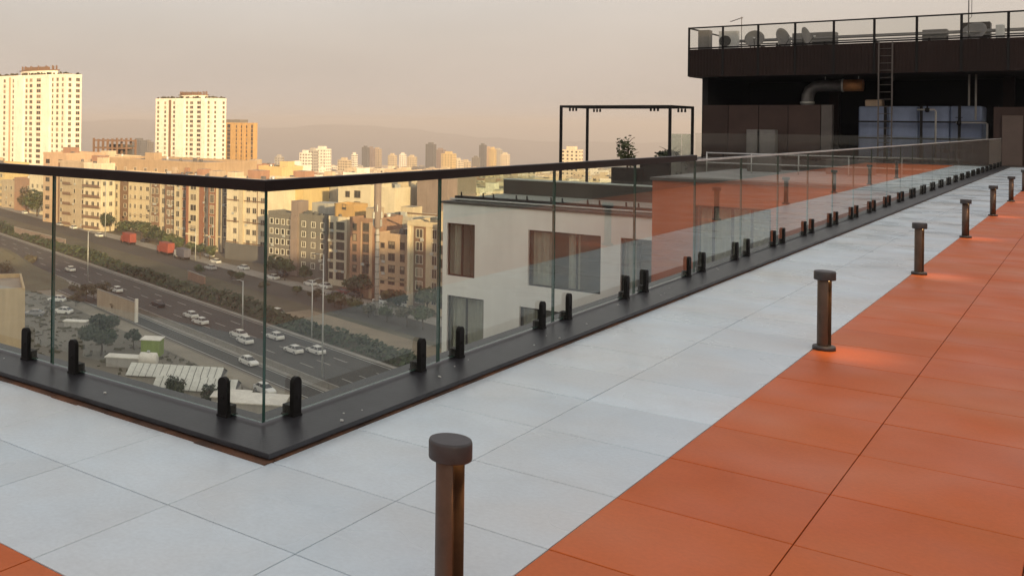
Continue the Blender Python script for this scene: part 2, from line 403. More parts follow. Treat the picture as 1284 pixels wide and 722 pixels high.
# our own building under the terrace and the dark block that rises beside it
M['tower_wall'] = mat('tower_wall', (0.30, 0.28, 0.26), 0.8, vary=0.1, scale=0.3)
ob = thing('high_rise_body', 'concrete high rise whose roof carries the tiled terrace', 'building', (0, 0, GZ))
b = MB(); b.prism([(-30, -40), (60, -40), (60, 46), (-3.02, 46), (-3.02, 3.5), (-30, 3.5)], 0, -GZ-0.36)
b.build('wall', M['tower_wall'], ob)
ub = thing('roof_block', 'low dark panelled block standing back beyond the orange tiles', 'building', (14.0, 0, -0.3))
b = MB(); b.box(0.06, 30, -40, 46.6, 0, 4.6); b.build('wall', M['dark_panel'], ub)
for k in range(30):
    y0 = -7+k*1.8
    b = MB(); b.box(0.0, 0.058, y0+0.06, y0+1.74, 0.9, 3.2); b.build('window_pane', M['dark_glass'], ub)
    b = MB(); b.box(-0.05, 0.058, y0-0.03, y0+0.03, 0.3, 3.4); b.build('mullion', M['black_metal'], ub)
    b = MB(); b.box(0, 0.058, y0+0.02, y0+1.78, 3.42, 4.55); b.build('upper_panel', M['brown_panel'], ub)
# unseen slab added on the sun side to shade terrace, lot and motorway
nsl = thing('sun_blocker_slab', 'long grey slab added out of view to block the low sun', 'building', Vector((sx*150, sy*150, GZ))+Vector((-sy, sx, 0))*40, math.atan2(sx, -sy))
b = MB(); b.box(-72, 72, -8, 8, 0, 42-GZ); b.build('wall', M['tower_wall'], nsl)
for k in range(25):
    for e in (-8.15, 8.0):
        b = MB(); b.box(-70, 70, e, e+0.14, 2+k*3.2, 3.5+k*3.2); b.build('window_row', M['dark_glass'], nsl)
pp = thing('parapet_wall', 'low dark parapet along the far side of the orange tiles', 'wall', (XR, 0, -0.3))
for k in range(31):
    y0 = -9+k*1.8
    b = MB(); b.box(0, 0.16, y0+0.01, y0+1.79, 0, 1.05); b.build('wall_panel', M['brown_panel'], pp)
b = MB(); b.box(-0.04, 0.2, -9, 46.6, 1.0505, 1.1); b.build('coping', M['pale_metal'], pp)
b = MB(); b.box(0.2, 11.9, -30, 46.6, 0.0, 0.05); b.build('lower_roof', M['roof_grey'], pp)

# ------------------------------------------------------------------ glass balustrade
PW = 1.546; NP = 28; ZC = 0.036; ZT = 1.098; ZR = 1.146; GT = 0.0085
bal = thing('glass_balustrade', 'frameless glass balustrade on a black kerb around the terrace edge', 'balustrade', (GLX, GLY, 0))
def lb_(): return MB()
# kerb: base course, top plate and the small lip
YE = GLY+PW*NP
b = MB()
b.prism([(-14, -0.245), (0.245, -0.245), (0.245, PW*NP+0.05), (-0.1, PW*NP+0.05), (-0.1, 0.1), (-14, 0.1)], -0.016, 0.012)
b.build('kerb_base', M['curb_base'], bal)
b = MB()
b.prism([(-14, -0.272), (0.275, -0.272), (0.275, PW*NP+0.08), (-0.12, PW*NP+0.08), (-0.12, 0.12), (-14, 0.12)], 0.0125, ZC)
b.build('kerb', M['curb'], bal, bevel=0.003)
sb = MB(); rs = random.Random(4)
for k in range(70):
    x0, x1 = -14+k*0.204, -14+(k+1)*0.204
    sb.box(x0, x1-0.0005, -0.298-rs.uniform(0, 0.012), -0.246, -0.002, 0.0045+rs.uniform(0, 0.003))
sb.build('sealant_bead', M['curb_base'], bal)
sb = MB(); sb.box(0.246, 0.281, -0.24, PW*NP, -0.002, 0.005); sb.build('sealant_bead', M['curb_base'], bal)
def panel(x0, x1, y0, y1):
    b = MB(); b.box(x0, x1, y0, y1, ZC+0.012, ZT, 0)
    along_x = (x1-x0) > (y1-y0)
    for k in range(6):           # faces: bottom, top, -y, +x, +y, -x
        if along_x: edge = k in (0, 1, 3, 5)
        else: edge = k in (0, 1, 2, 4)
        b.m[k] = 1 if edge else 0
    return b.build('glass_panel', [M['glass'], M['glass_edge']], bal)
for k in range(NP): panel(-GT, GT, k*PW+(0.0125 if k == 0 else 0.006), (k+1)*PW-0.006)
for k in range(6): panel(-(k+1)*PW+0.006, -k*PW-(0.006 if k else -0.0085), -GT, GT)
# clamps: two arched cheeks that grip the glass, joined by a foot
def clamp_mesh():
    b = MB(); wd, hh = 0.03, 0.185
    prof = [(-wd, 0.0), (wd, 0.0), (wd, hh-0.028)]
    for k in range(1, 8):
        a = math.pi*k/8; prof.append((wd*math.cos(a), hh-0.028+0.028*math.sin(a)))
    prof.append((-wd, hh-0.028))
    for (d0, d1) in ((0.0105, 0.036),):
        st = len(b.v); b.prism(prof, d0, d1)
        b.xform(Matrix(((0, 0, 1, 0), (1, 0, 0, 0), (0, 1, 0, 0), (0, 0, 0, 1))), st)   # (u,v,w)->(w,u,v)
    b.box(-0.034, 0.0104, -wd+0.001, wd-0.001, 0.0, 0.052)
    b.box(-0.04, 0.04, -0.032, 0.032, -0.0, 0.010)
    st = len(b.v); b.prism([(0.011*math.cos(math.pi*k/4), 0.011*math.sin(math.pi*k/4)) for k in range(8)], 0.0361, 0.041)
    b.xform(Matrix(((0, 0, 1, 0), (1, 0, 0, 0), (0, 1, 0, 0.09), (0, 0, 0, 1))), st)
    return b.mesh('clamp', M['black_metal'])
cm = clamp_mesh()
for k in range(NP+1):
    for d in (-0.215, 0.215):
        y = k*PW+d
        if y < 0 or y > NP*PW: continue
        link('clamp', cm, bal, (0, y, ZC-0.001), bevel=0.003 if k < 8 else 0)
for k in range(6):
    for d in (-0.215, 0.215):
        x = -(k*PW+d)
        if x > 0: continue
        link('clamp', cm, bal, (x, 0, ZC-0.001), -math.pi/2, bevel=0.003)
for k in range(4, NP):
    b = MB(); b.box(-GT-0.003, GT+0.003, k*PW+0.004, (k+1)*PW-0.004, ZT-0.012, ZT+0.006); b.build('edge_glint_strip', M['pale_metal'], bal)  # added pale strip: sky glint on the glass top edge put into colour
# cap rail over the left run and the first four panels of the long run
b = MB(); b.prism([(-14, -0.024), (0.024, -0.024), (0.024, PW*4-0.01), (-0.024, PW*4-0.01), (-0.024, 0.024), (-14, 0.024)], ZT-0.004, ZR)
b.build('cap_rail', M['rail_metal'], bal, bevel=0.003)

cr = MB(); rc = random.Random(9)
for k in range(26):
    if k < 18: x, y = GLX+rc.uniform(0.06, 0.24), GLY+rc.uniform(0.1, 7)
    else: x, y = GLX-rc.uniform(0.2, 4), GLY-rc.uniform(0.06, 0.24)
    r_ = rc.uniform(0.003, 0.009); st = len(cr.v)
    cr.prism([(r_*rc.uniform(.6, 1.2)*math.cos(a*1.05), r_*rc.uniform(.6, 1.2)*math.sin(a*1.05)) for a in range(6)], -0.001, r_*0.7)
    cr.xform(Matrix.Translation((x, y, ZC)), st)
o = cr.build('plaster_crumbs', M['pale_metal']); o['kind'] = 'stuff'; o['label'] = 'tiny pale plaster crumbs scattered on the black kerb'; o['category'] = 'debris'

# ------------------------------------------------------------------ bollard lamps
def bollard_meshes():
    r = 0.041
    b = MB(); pts = []
    n = 28; half = 0.62
    for k in range(n+1):
        a = half+(2*math.pi-2*half)*k/n; pts.append((r*math.cos(a), r*math.sin(a)))
    h = r*math.sin(half)
    pts += [(-0.006, -h), (-0.006, h)]
    b.prism(pts, 0.008, 0.4455)
    for k in range(n): b.sm[k] = True
    shaft = b.mesh('shaft', M['bronze'])
    b = MB(); b.lathe([(0.0610, 0.445), (0.0622, 0.449), (0.0622, 0.492), (0.0600, 0.499), (0.055, 0.5)], n=36)
    cap = b.mesh('cap', M['bronze_cap'])
    b = MB(); b.lathe([(0.066, -0.001), (0.066, 0.020), (0.062, 0.025), (0.045, 0.026)], n=32)
    flange = b.mesh('base_flange', M['bronze_cap'])
    b = MB(); b.box(-0.0055, 0.022, -0.019, 0.019, 0.436, 0.4448)
    led = b.mesh('lamp_strip', M['lamp_glow'])
    return shaft, cap, flange, led
BM = bollard_meshes()
bollard_light = bpy.data.lights.new('bollard_light', 'SPOT'); bollard_light.energy = 3.0; bollard_light.color = (1.0, 0.60, 0.26)
bollard_light.spot_size = math.radians(80); bollard_light.spot_blend = 0.9; bollard_light.shadow_soft_size = 0.012
pos1 = PZ(565, 550, 0.5)
bpos = [(pos1.x, pos1.y)] + [(-1.317, 7.046+4.30*k) for k in range(7)]
names = ['nearest the corner of the glass balustrade, standing on the white tiles', 'second from the balustrade corner', 'third from the balustrade corner',
         'fourth from the balustrade corner', 'fifth from the balustrade corner', 'sixth from the balustrade corner', 'seventh from the balustrade corner', 'eighth from the balustrade corner']
for k, (x, y) in enumerate(bpos):
    t = thing('bollard_light', 'bronze bollard lamp ' + names[k] + ('' if k == 0 else ', at the orange edge'), 'bollard', (x, y, 0), math.radians(-12), 'bollard lamps along the edge of the orange tiles')
    for nm, me in zip(('shaft', 'cap', 'base_flange', 'lamp_strip'), BM):
        link(nm, me, t, bevel=0.0025 if nm == 'shaft' and k < 3 else 0)
    lo = bpy.data.objects.new('bollard_glow', bollard_light); col.objects.link(lo); lo.parent = t; lo.location = (0.05, 0, 0.43)
    lo.rotation_euler = (0, math.radians(-14), 0)

# ------------------------------------------------------------------ neighbouring wing with the white and orange walls
WY, WX0, WX1, WZ = 38.6, Xat(557, 38.6), -2.9, 0.0
WZ = Zat(557, 254.5, depth((WX0, WY)))
wing = thing('white_wing', 'white rendered wing with large windows across the gap from the terrace', 'building', (0, 0, 0))
def holes_wall(b, x0, x1, z0, z1, y, holes, rec, m=0):
    gx_ = sorted({x0, x1, *[h[0] for h in holes], *[h[1] for h in holes]}); gz_ = sorted({z0, z1, *[h[2] for h in holes], *[h[3] for h in holes]})
    for i in range(len(gx_)-1):
        for j in range(len(gz_)-1):
            cx, cz = (gx_[i]+gx_[i+1])/2, (gz_[j]+gz_[j+1])/2
            if any(h[0] < cx < h[1] and h[2] < cz < h[3] for h in holes): continue
            b.quad((gx_[i], y, gz_[j]), (gx_[i+1], y, gz_[j]), (gx_[i+1], y, gz_[j+1]), (gx_[i], y, gz_[j+1]), m)
    for h in holes:
        a0, a1, c0, c1 = h
        b.quad((a0, y, c0), (a1, y, c0), (a1, y+rec, c0), (a0, y+rec, c0), m); b.quad((a0, y+rec, c1), (a1, y+rec, c1), (a1, y, c1), (a0, y, c1), m)
        b.quad((a0, y, c0), (a0, y+rec, c0), (a0, y+rec, c1), (a0, y, c1), m); b.quad((a1, y+rec, c0), (a1, y, c0), (a1, y, c1), (a1, y+rec, c1), m)
def wx(x): return Xat(x, WY)
def wz(x, y): return Zat(x, y, depth((wx(x), WY)))
H1 = (wz(664, 288), wz(664, 358))
wins = [(wx(562), wx(597), H1[1], H1[0]), (wx(664), wx(755), H1[1], H1[0]), (wx(780), wx(826), H1[1], H1[0]),
        (wx(545) if False else WX0+0.25, wx(609), wz(609, 470), wz(609, 376)), (wx(654), wx(722), wz(654, 470), wz(654, 384))]
b = MB()
holes_wall(b, WX0, WX1, GZ, WZ, WY, wins, 0.22)
b.quad((WX0, 62, GZ), (WX0, WY, GZ), (WX0, WY, WZ), (WX0, 62, WZ)); b.quad((WX1, 62, GZ), (WX0, 62, GZ), (WX0, 62, WZ), (WX1, 62, WZ))
b.build('wall', M['white_wall'], wing)
RFZ = WZ+0.16
b = MB(); b.box(WX0+0.1, WX1, WY+0.95, 61.9, WZ-0.35, RFZ); b.build('roof', M['roof_grey'], wing)
b = MB(); b.box(WX0+0.33, WX1, WY+0.33, WY+0.94, WZ-0.1, WZ+0.06); b.build('gutter', M['pale_metal'], wing)
b = MB(); b.box(WX0-0.06, WX1, WY-0.07, WY+0.32, WZ+0.001, WZ+0.10); b.box(WX0-0.06, WX0+0.32, WY+0.321, 62, WZ+0.001, WZ+0.10)
b.build('coping', M['coping'], wing)
def curtain_mesh(wd, ht):
    b = MB(); n = max(10, int(wd/0.05)); pts = [(wd*k/n, 0.05*math.sin(k*1.25)+0.03*math.sin(k*0.43)) for k in range(n+1)]
    for k in range(n):
        b.quad((pts[k][0], pts[k][1], 0), (pts[k+1][0], pts[k+1][1], 0), (pts[k+1][0], pts[k+1][1], ht), (pts[k][0], pts[k][1], ht)); b.sm[-1] = True
    return b
for wi, (a0, a1, c0, c1) in enumerate(wins):
    win = MB(); f = 0.07
    y = WY+0.12
    win.box(a0, a1, y, y+0.09, c0, c0+f); win.box(a0, a1, y, y+0.09, c1-f, c1)
    win.box(a0, a0+f, y+0.001, y+0.089, c0+f, c1-f); win.box(a1-f, a1, y+0.001, y+0.089, c0+f, c1-f)
    n = 3 if a1-a0 > 2 else 2
    for k in range(1, n):
        xm = a0+(a1-a0)*k/n; win.box(xm-f/2, xm+f/2, y+0.002, y+0.088, c0+f, c1-f)
    wo = win.build('window', M['black_metal'], wing)
    for k in range(n):
        p0, p1 = a0+(a1-a0)*k/n+f*0.5, a0+(a1-a0)*(k+1)/n-f*0.5
        pb = MB(); pb.box(p0, p1, y+0.04, y+0.05, c0+f*0.9, c1-f*0.9); pb.build('pane', M['glass'], wo)
    rm = MB()     # the room behind
    yb = y+2.4
    rm.quad((a0-0.3, yb, c0-0.3), (a1+0.3, yb, c0-0.3), (a1+0.3, yb, c1+0.3), (a0-0.3, yb, c1+0.3))
    rm.quad((a0-0.3, WY+0.23, c0-0.3), (a1+0.3, WY+0.23, c0-0.3), (a1+0.3, yb, c0-0.3), (a0-0.3, yb, c0-0.3))
    rm.quad((a0-0.3, yb, c1+0.3), (a1+0.3, yb, c1+0.3), (a1+0.3, WY+0.23, c1+0.3), (a0-0.3, WY+0.23, c1+0.3))
    rm.quad((a0-0.3, WY+0.23, c0-0.3), (a0-0.3, yb, c0-0.3), (a0-0.3, yb, c1+0.3), (a0-0.3, WY+0.23, c1+0.3))
    rm.quad((a1+0.3, yb, c0-0.3), (a1+0.3, WY+0.23, c0-0.3), (a1+0.3, WY+0.23, c1+0.3), (a1+0.3, yb, c1+0.3))
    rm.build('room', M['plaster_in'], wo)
    wd, ht = a1-a0, c1-c0
    for (u0, u1) in {0: [(0.12, 0.42)], 1: [(0.02, 0.30), (0.52, 0.68)], 2: [(0.0, 0.35)], 3: [(0.05, 0.95)], 4: [(0.0, 0.3)]}[wi]:
        curtain_mesh(wd*(u1-u0), ht).build('curtain', M['curtain'], wo, (a0+wd*u0, y+0.3, c0))
# roof-edge balustrade of the wing
YB = Yat(573, WX0+0.15); ZB = Zat(573, 247, depth((WX0, YB)))
rb = thing('roof_balustrade', 'glass balustrade on a black kerb along the roof of the white wing', 'balustrade', (WX0+0.15, YB, RFZ))
kz = 0.02
b = MB(); b.box(0, 13.0, -0.12, 0.22, 0, kz+0.12); b.build('kerb', M['black_metal'], rb)
b = MB(); b.box(-0.05, 12.6, -0.5, -0.3, 0.001, 0.05); b.build('cover_strip', M['pale_metal'], rb)
for k in range(8):
    b = MB(); b.box(k*1.6+0.01, k*1.6+1.59, 0.05, 0.067, kz+0.13, kz+1.15); b.build('glass_panel', M['glass'], rb)
    for d in (0.25, 1.35): link('clamp', cm, rb, (k*1.6+d, 0.058, kz+0.12), -math.pi/2)
for k in range(5):
    b = MB(); b.box(0.03, 0.047, 0.1+k*1.6, 1.68+k*1.6, kz+0.13, kz+1.15); b.build('glass_panel', M['glass'], rb)
# dark planter wall on the roof, and a second one
YP = Yat(632, WX0+0.15)
pw = thing('long_planter', 'long dark planter wall across the roof of the white wing', 'planter', (WX0+0.15, YP, RFZ))
b = MB(); b.box(0, 15, 0, 0.7, 0, 0.70); b.build('box', M['dark_panel'], pw, bevel=0.02)
b = MB(); b.box(-0.02, 15.02, -0.02, 0.72, 0.701, 0.74); b.build('rim', M['pale_metal'], pw)

# pergola
PY0 = 45.6; PX0, PX1 = Xat(703.5, PY0), Xat(840, PY0); PY1 = Yat(736.5, PX0)
PZT = Zat(840, 132, depth((PX1, PY0)))
pg = thing('pergola', 'slender black steel pergola frame on the wing roof', 'pergola', (PX0, PY0, RFZ))
ph = PZT-RFZ; pwid, pdep = PX1-PX0, PY1-PY0; q = 0.055
for (x, y) in ((0, 0), (pwid, 0), (0, pdep), (pwid, pdep)):
    b = MB(); b.box(x-q, x+q, y-q, y+q, 0, ph-2*q); b.build('post', M['black_metal'], pg)
for (x0, x1, y0, y1) in ((-q, pwid+q, -q, q), (-q, pwid+q, pdep-q, pdep+q), (-q, q, q, pdep-q), (pwid-q, pwid+q, q, pdep-q)):
    b = MB(); b.box(x0, x1, y0, y1, ph-2*q, ph); b.build('beam', M['black_metal'], pg)
for (x, y) in ((0.6, 0), (pwid-0.7, 0), (0.5, pdep), (pwid-0.5, pdep)):
    b = MB()
    for d in (-0.16, 0, 0.16): b.lathe([(0.05, ph-2*q-0.17), (0.05, ph-2*q-0.05), (0.02, ph-2*q+0.001)], x+d, y, 8)
    b.build('spot_lamp', M['black_metal'], pg)

# leaves -----------------------------------------------------------
def crown_mesh(name, m, rx, ry, rz, n, size, seed, lumps=9, shell=0.5):
    r = random.Random(seed); b = MB()
    cs = []
    for k in range(lumps):
        while True:
            p = Vector((r.uniform(-1, 1), r.uniform(-1, 1), r.uniform(-1, 1)))
            if p.length < 1: break
        cs.append((Vector((p.x*rx*0.68, p.y*ry*0.68, p.z*rz*0.68)), r.uniform(0.30, 0.52)))
    for k in range(n):
        c, s = r.choice(cs)
        while True:
            p = Vector((r.uniform(-1, 1), r.uniform(-1, 1), r.uniform(-1, 1)))
            if shell < p.length < 1: break
        p = c+Vector((p.x*rx*s, p.y*ry*s, p.z*rz*s))
        nrm = (Vector((p.x/rx, p.y/ry, p.z/rz))+Vector((r.gauss(0, .5), r.gauss(0, .5), r.gauss(0, .5)+.3))).normalized()
        a = nrm.orthogonal().normalized(); bb = nrm.cross(a); t = r.uniform(0, 6.28)
        a, bb = a*math.cos(t)+bb*math.sin(t), bb*math.cos(t)-a*math.sin(t)
        sz = size*r.uniform(0.6, 1.3)
        b.quad(p-a*sz, p-bb*sz*0.55, p+a*sz, p+bb*sz*0.55)
    return b.mesh(name, m)
def tree(name, label, loc, h, rx, rz, leafm, seed, n=900, size=0.35, group=None, trunk_h=None, cat='tree'):
    t = thing(name, label, cat, loc, random.uniform(0, 6), group)
    th_ = trunk_h if trunk_h else h-rz*1.6
    b = MB(); tr = max(0.05, h*0.022)
    b.tube([(0, 0, -0.2), (0.02*h, 0, th_*0.5), (0, 0.02*h, th_), (0.01*h, 0, h-rz*0.7)], [tr*1.3, tr, tr*0.8, tr*0.3], 7)
    rr = random.Random(seed)
    for k in range(6):
        a = k*1.05+rr.random(); e = rr.uniform(0.45, 0.8)
        b.tube([(0, 0.02*h, th_*rr.uniform(0.8, 1.0)), (math.cos(a)*rx*0.35, math.sin(a)*rx*0.35, th_+(h-th_)*0.35), (math.cos(a)*rx*e, math.sin(a)*rx*e, th_+(h-th_)*rr.uniform(0.5, 0.75))], [tr*0.5, tr*0.35, tr*0.12], 5)
    b.build('trunk', M['bark'], t)
    link('crown', crown_mesh('crown', leafm, rx, rx, rz, n, size, seed), t, (0, 0, h-rz))
    return t
# potted trees on the wing roof
for (x, ytop, Y, label, hgt, rx) in ((787, 172, 49.5, 'small airy tree in a black pot under the pergola', None, 0.75), (842, 188, 50.5, 'low dark shrub in a long black planter beside the pergola post', 1.7, 0.9)):
    X = Xat(x, Y); D = depth((X, Y)); zt = Zat(x, ytop, D); h = zt-RFZ
    tp = thing('potted_tree' if hgt is None else 'potted_shrub', label, 'plant', (X, Y, RFZ))
    pot_h = 1.3 if hgt is None else 1.75
    pwid_ = 0.65 if hgt is None else 1.4
    b = MB(); b.box(-pwid_, pwid_, -0.45, 0.45, 0, pot_h); b.build('pot', M['black_metal'], tp, bevel=0.02)
    b = MB(); b.tube([(0, 0, pot_h-0.1), (0.05, 0, (pot_h+h)/2), (0.02, 0.05, h-0.15)], [0.05, 0.04, 0.015], 6)
    for k in range(7):
        a = k*0.95; zz = pot_h+(h-pot_h)*(0.3+0.08*k)
        b.tube([(0.03, 0, zz), (math.cos(a)*0.35, math.sin(a)*0.35, zz+0.25), (math.cos(a)*0.6, math.sin(a)*0.6, zz+0.35)], [0.02, 0.014, 0.006], 5)
    b.build('trunk', M['bark'], tp)
    rz_ = (h-pot_h)/2
    link('crown', crown_mesh('crown', M['leaf'] if hgt is None else M['leaf_dark'], rx, rx, rz_, 420, 0.10, 31 if hgt is None else 33, 14, 0.1), tp, (0, 0, h-rz_))

fx0, fx1 = Xat(842, 49.2), Xat(868, 49.2)
fs = thing('wind_screen', 'grey green frosted glass screen between pergola post and penthouse', 'glass screen', (fx0, 49.2, RFZ))
fzt = Zat(855, 168, depth((fx0, 49.2)))-RFZ
for k in range(2):
    b = MB(); b.box((fx1-fx0)*k/2+0.01, (fx1-fx0)*(k+1)/2-0.01, 0, 0.02, 0.05, fzt); b.build('pane', M['frosted'], fs)
b = MB(); b.box(0, fx1-fx0, -0.02, 0.04, 0, 0.049); b.build('shoe', M['black_metal'], fs)

# orange block beside the terrace
OY = 30.0; OX0 = Xat(819, OY); OZ = Zat(819, 226, depth((OX0, OY)))
obk = thing('orange_block', 'orange rendered stair block joined to the white wing', 'building', (OX0, OY, 0))
ow = -3.03-OX0
ohs = [(Xat(871, OY)-OX0, Xat(968, OY)-OX0, Zat(871, 340, depth((OX0, OY))), Zat(871, 257, depth((Xat(871, OY), OY))))]
b = MB(); holes_wall(b, 0, ow, GZ, OZ, 0, ohs, 0.2)
b.quad((0, WY-OY-0.01, GZ), (0, 0, GZ), (0, 0, OZ), (0, WY-OY-0.01, OZ)); b.quad((ow, 0, GZ), (ow, WY-OY-0.01, GZ), (ow, WY-OY-0.01, OZ), (ow, 0, OZ))
b.build('wall', M['orange_wall'], obk)
a0, a1, c0, c1 = ohs[0]
b = MB(); f = 0.06
b.box(a0, a1, 0.1, 0.19, c0, c0+f); b.box(a0, a1, 0.1, 0.19, c1-f, c1); b.box(a0, a0+f, 0.101, 0.189, c0+f, c1-f); b.box(a1-f, a1, 0.101, 0.189, c0+f, c1-f)
for k in range(1, 4): b.box(a0+(a1-a0)*k/4-f/2, a0+(a1-a0)*k/4+f/2, 0.102, 0.188, c0+f, c1-f)
wo = b.build('window', M['black_metal'], obk)
b = MB(); b.box(a0+f, a1-f, 0.14, 0.15, c0+f, c1-f); b.build('pane', M['glass'], wo)
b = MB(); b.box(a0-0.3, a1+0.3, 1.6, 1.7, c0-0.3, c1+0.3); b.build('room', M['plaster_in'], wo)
curtain_mesh((a1-a0)*0.9, c1-c0).build('curtain', M['curtain'], wo, (a0+(a1-a0)*0.05, 0.4, c0))
b = MB(); b.box(-0.06, ow, -0.06, WY-OY-0.02, OZ+0.001, OZ+0.09); b.build('coping', M['coping'], obk)
b = MB(); b.box(0.3, ow, 0.3, WY-OY-0.3, OZ+0.0905, OZ+0.12); b.build('roof', M['roof_grey'], obk)
b = MB()
for z in (0.42, 0.75): b.tube([(0.1, 5.0, OZ+z), (ow, 5.0, OZ+z)], 0.022, 6)
for k in range(6): b.tube([(0.1+k*(ow-0.2)/5, 5.0, OZ+0.1), (0.1+k*(ow-0.2)/5, 5.0, OZ+0.78)], 0.022, 6)
b.build('roof_rail', M['pale_metal'], obk)
for k, (x, wd) in enumerate(((1.0, 0.9), (3.4, 1.3))):
    b = MB(); b.box(x, x+wd, 6.4, 7.2, OZ+0.1205, OZ+0.62); b.build('roof_hatch', M['grey_box'], obk, bevel=0.02)

# ------------------------------------------------------------------ dark penthouse at the far end
PHY = 47.5; PHX0 = Xat(863, PHY); PHX1 = 3.2
D0 = depth((PHX0, PHY))
zb, zp, zr = Zat(863, 97, D0), Zat(863, 62.7, D0), Zat(863, 35, D0)
pen = thing('penthouse', 'dark brown penthouse with a deep roof band at the end of the terrace', 'building', (0, 0, 0))
b = MB()
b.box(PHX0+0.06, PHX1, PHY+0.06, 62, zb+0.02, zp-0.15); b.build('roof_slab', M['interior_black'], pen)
nb = 12; pwd = (PHX1-PHX0)/nb
for k in range(nb):
    b = MB(); b.box(PHX0+k*pwd+0.012, PHX0+(k+1)*pwd-0.012, PHY, PHY+0.05, zb, zp)
    for q_ in range(11): b.box(PHX0+k*pwd+0.07+q_*(pwd-0.14)/10-0.012, PHX0+k*pwd+0.07+q_*(pwd-0.14)/10+0.012, PHY-0.022, PHY-0.0005, zb+0.03, zp-0.03)
    b.build('fascia_panel', M['dark_panel'], pen)
    b = MB(); b.box(PHX0+k*pwd-0.045, PHX0+k*pwd+0.045, PHY-0.03, PHY-0.001, zb+0.02, zr-0.06); b.build('rail_post', M['black_metal'], pen)
    b = MB(); b.box(PHX0+k*pwd+0.035, PHX0+(k+1)*pwd-0.035, PHY-0.02, PHY-0.008, zp+0.12, zr-0.065); b.build('rail_pane', M['clear_glass'], pen)
for k in range(9):
    b = MB(); b.box(PHX0, PHX0+0.05, PHY+0.06+k*1.6, PHY+1.62+k*1.6, zb, zp); b.build('fascia_panel', M['dark_panel'], pen)
b = MB(); b.box(PHX0-0.04, PHX1, PHY-0.045, PHY+0.02, zr-0.06, zr); b.box(PHX0-0.04, PHX0+0.02, PHY+0.021, 62, zr-0.06, zr)
b.box(PHX0-0.03, PHX1, PHY-0.03, PHY-0.0005, zp+0.02, zp+0.09)
b.build('top_rail', M['black_metal'], pen)
b = MB()
for k in range(8): b.box(PHX0-0.02, PHX0+0.02, PHY+1.5+k*1.8, PHY+1.56+k*1.8, zp, zr-0.061)
b.build('side_rail_posts', M['black_metal'], pen)
# body below the band: dark back wall, floor, podium
BX0 = Xat(880, PHY+1.4)
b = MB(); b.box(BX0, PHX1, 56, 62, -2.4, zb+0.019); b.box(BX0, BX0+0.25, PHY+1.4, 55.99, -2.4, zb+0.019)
b.build('back_wall', M['interior_black'], pen)
b = MB(); b.box(BX0, PHX1, YEND+0.02, 56, -0.3, -0.012); b.build('floor', M['coping'], pen)
b = MB(); b.box(BX0, -3.1, YEND+0.3, YEND+0.6, WZ-0.3, -0.301); b.build('podium_wall', M['grey_box'], pen)
# brown screen panels
SY = PHY+1.2
sx_ = [881, 913, 951, 988, 1029]
zs = Zat(913, 132, depth((Xat(913, SY), SY)))
for k in range(4):
    x0, x1 = Xat(sx_[k], SY), Xat(sx_[k+1], SY)
    b = MB(); b.box(x0+0.015, x1-0.015, SY, SY+0.06, -0.01, zs); b.build('screen_panel', M['brown_panel'], pen)
    b = MB(); b.box(x0-0.04, x0+0.04, SY+0.061, SY+0.14, -0.01, zs); b.build('screen_post', M['black_metal'], pen)
b = MB(); b.box(Xat(1029, SY)+0.02, Xat(1043, SY), SY, SY+0.4, -0.01, zs); b.build('pillar', M['coping'], pen)
x0 = Xat(1245, SY)
b = MB(); b.box(x0, 2.9, SY+0.3, SY+0.36, -0.01, zs-0.1); b.build('screen_panel', M['brown_panel'], pen)
b = MB(); b.box(Xat(1256, SY), Xat(1282, SY), SY+0.2, SY+0.299, -0.005, 2.0); b.build('door', mat('door_brown', (0.095, 0.068, 0.057), 0.6, vary=0.12, scale=2), pen)
# columns
for x in (-9.6, -3.0, 1.9):
    b = MB(); b.box(x-0.2, x+0.2, 53, 53.4, -0.01, zb+0.018); b.build('column', M['dark_panel'], pen)
# low glass screen across the end of the terrace
gs = thing('end_glass_screen', 'low frameless glass screen in front of the brown penthouse panels', 'glass screen', (BX0+0.3, YEND+0.35, 0))
n = 7; L = -3.3-(BX0+0.3)
for k in range(n):
    b = MB(); b.box(k*L/n+0.008, (k+1)*L/n-0.008, 0, 0.014, 0.02, 1.12); b.build('glass_panel', M['clear_glass'], gs)
    for d in (0.2, 0.8): link('clamp', cm, gs, ((k+d)*L/n, 0.007, -0.002), -math.pi/2)
# two grey cabinets
for (a0, a1, lab) in ((936, 949.5, 'narrow grey cabinet against the brown screen'), (952, 972, 'wide grey cabinet against the brown screen')):
    Y = SY-0.55
    t = thing('cabinet', lab, 'cabinet', (Xat(a0, Y), Y, -0.012)); wd = Xat(a1, Y)-Xat(a0, Y)
    b = MB(); b.box(0, wd, 0, 0.5, 0.06, 1.32); b.build('body', M['grey_box'], t, bevel=0.015)
    b = MB(); b.box(0.03, wd-0.03, -0.02, -0.001, 0.12, 1.27); b.build('door', M['grey_box'], t)
    b = MB(); b.box(0.05, wd-0.05, 0.05, 0.45, 0, 0.06); b.build('plinth', M['black_metal'], t)
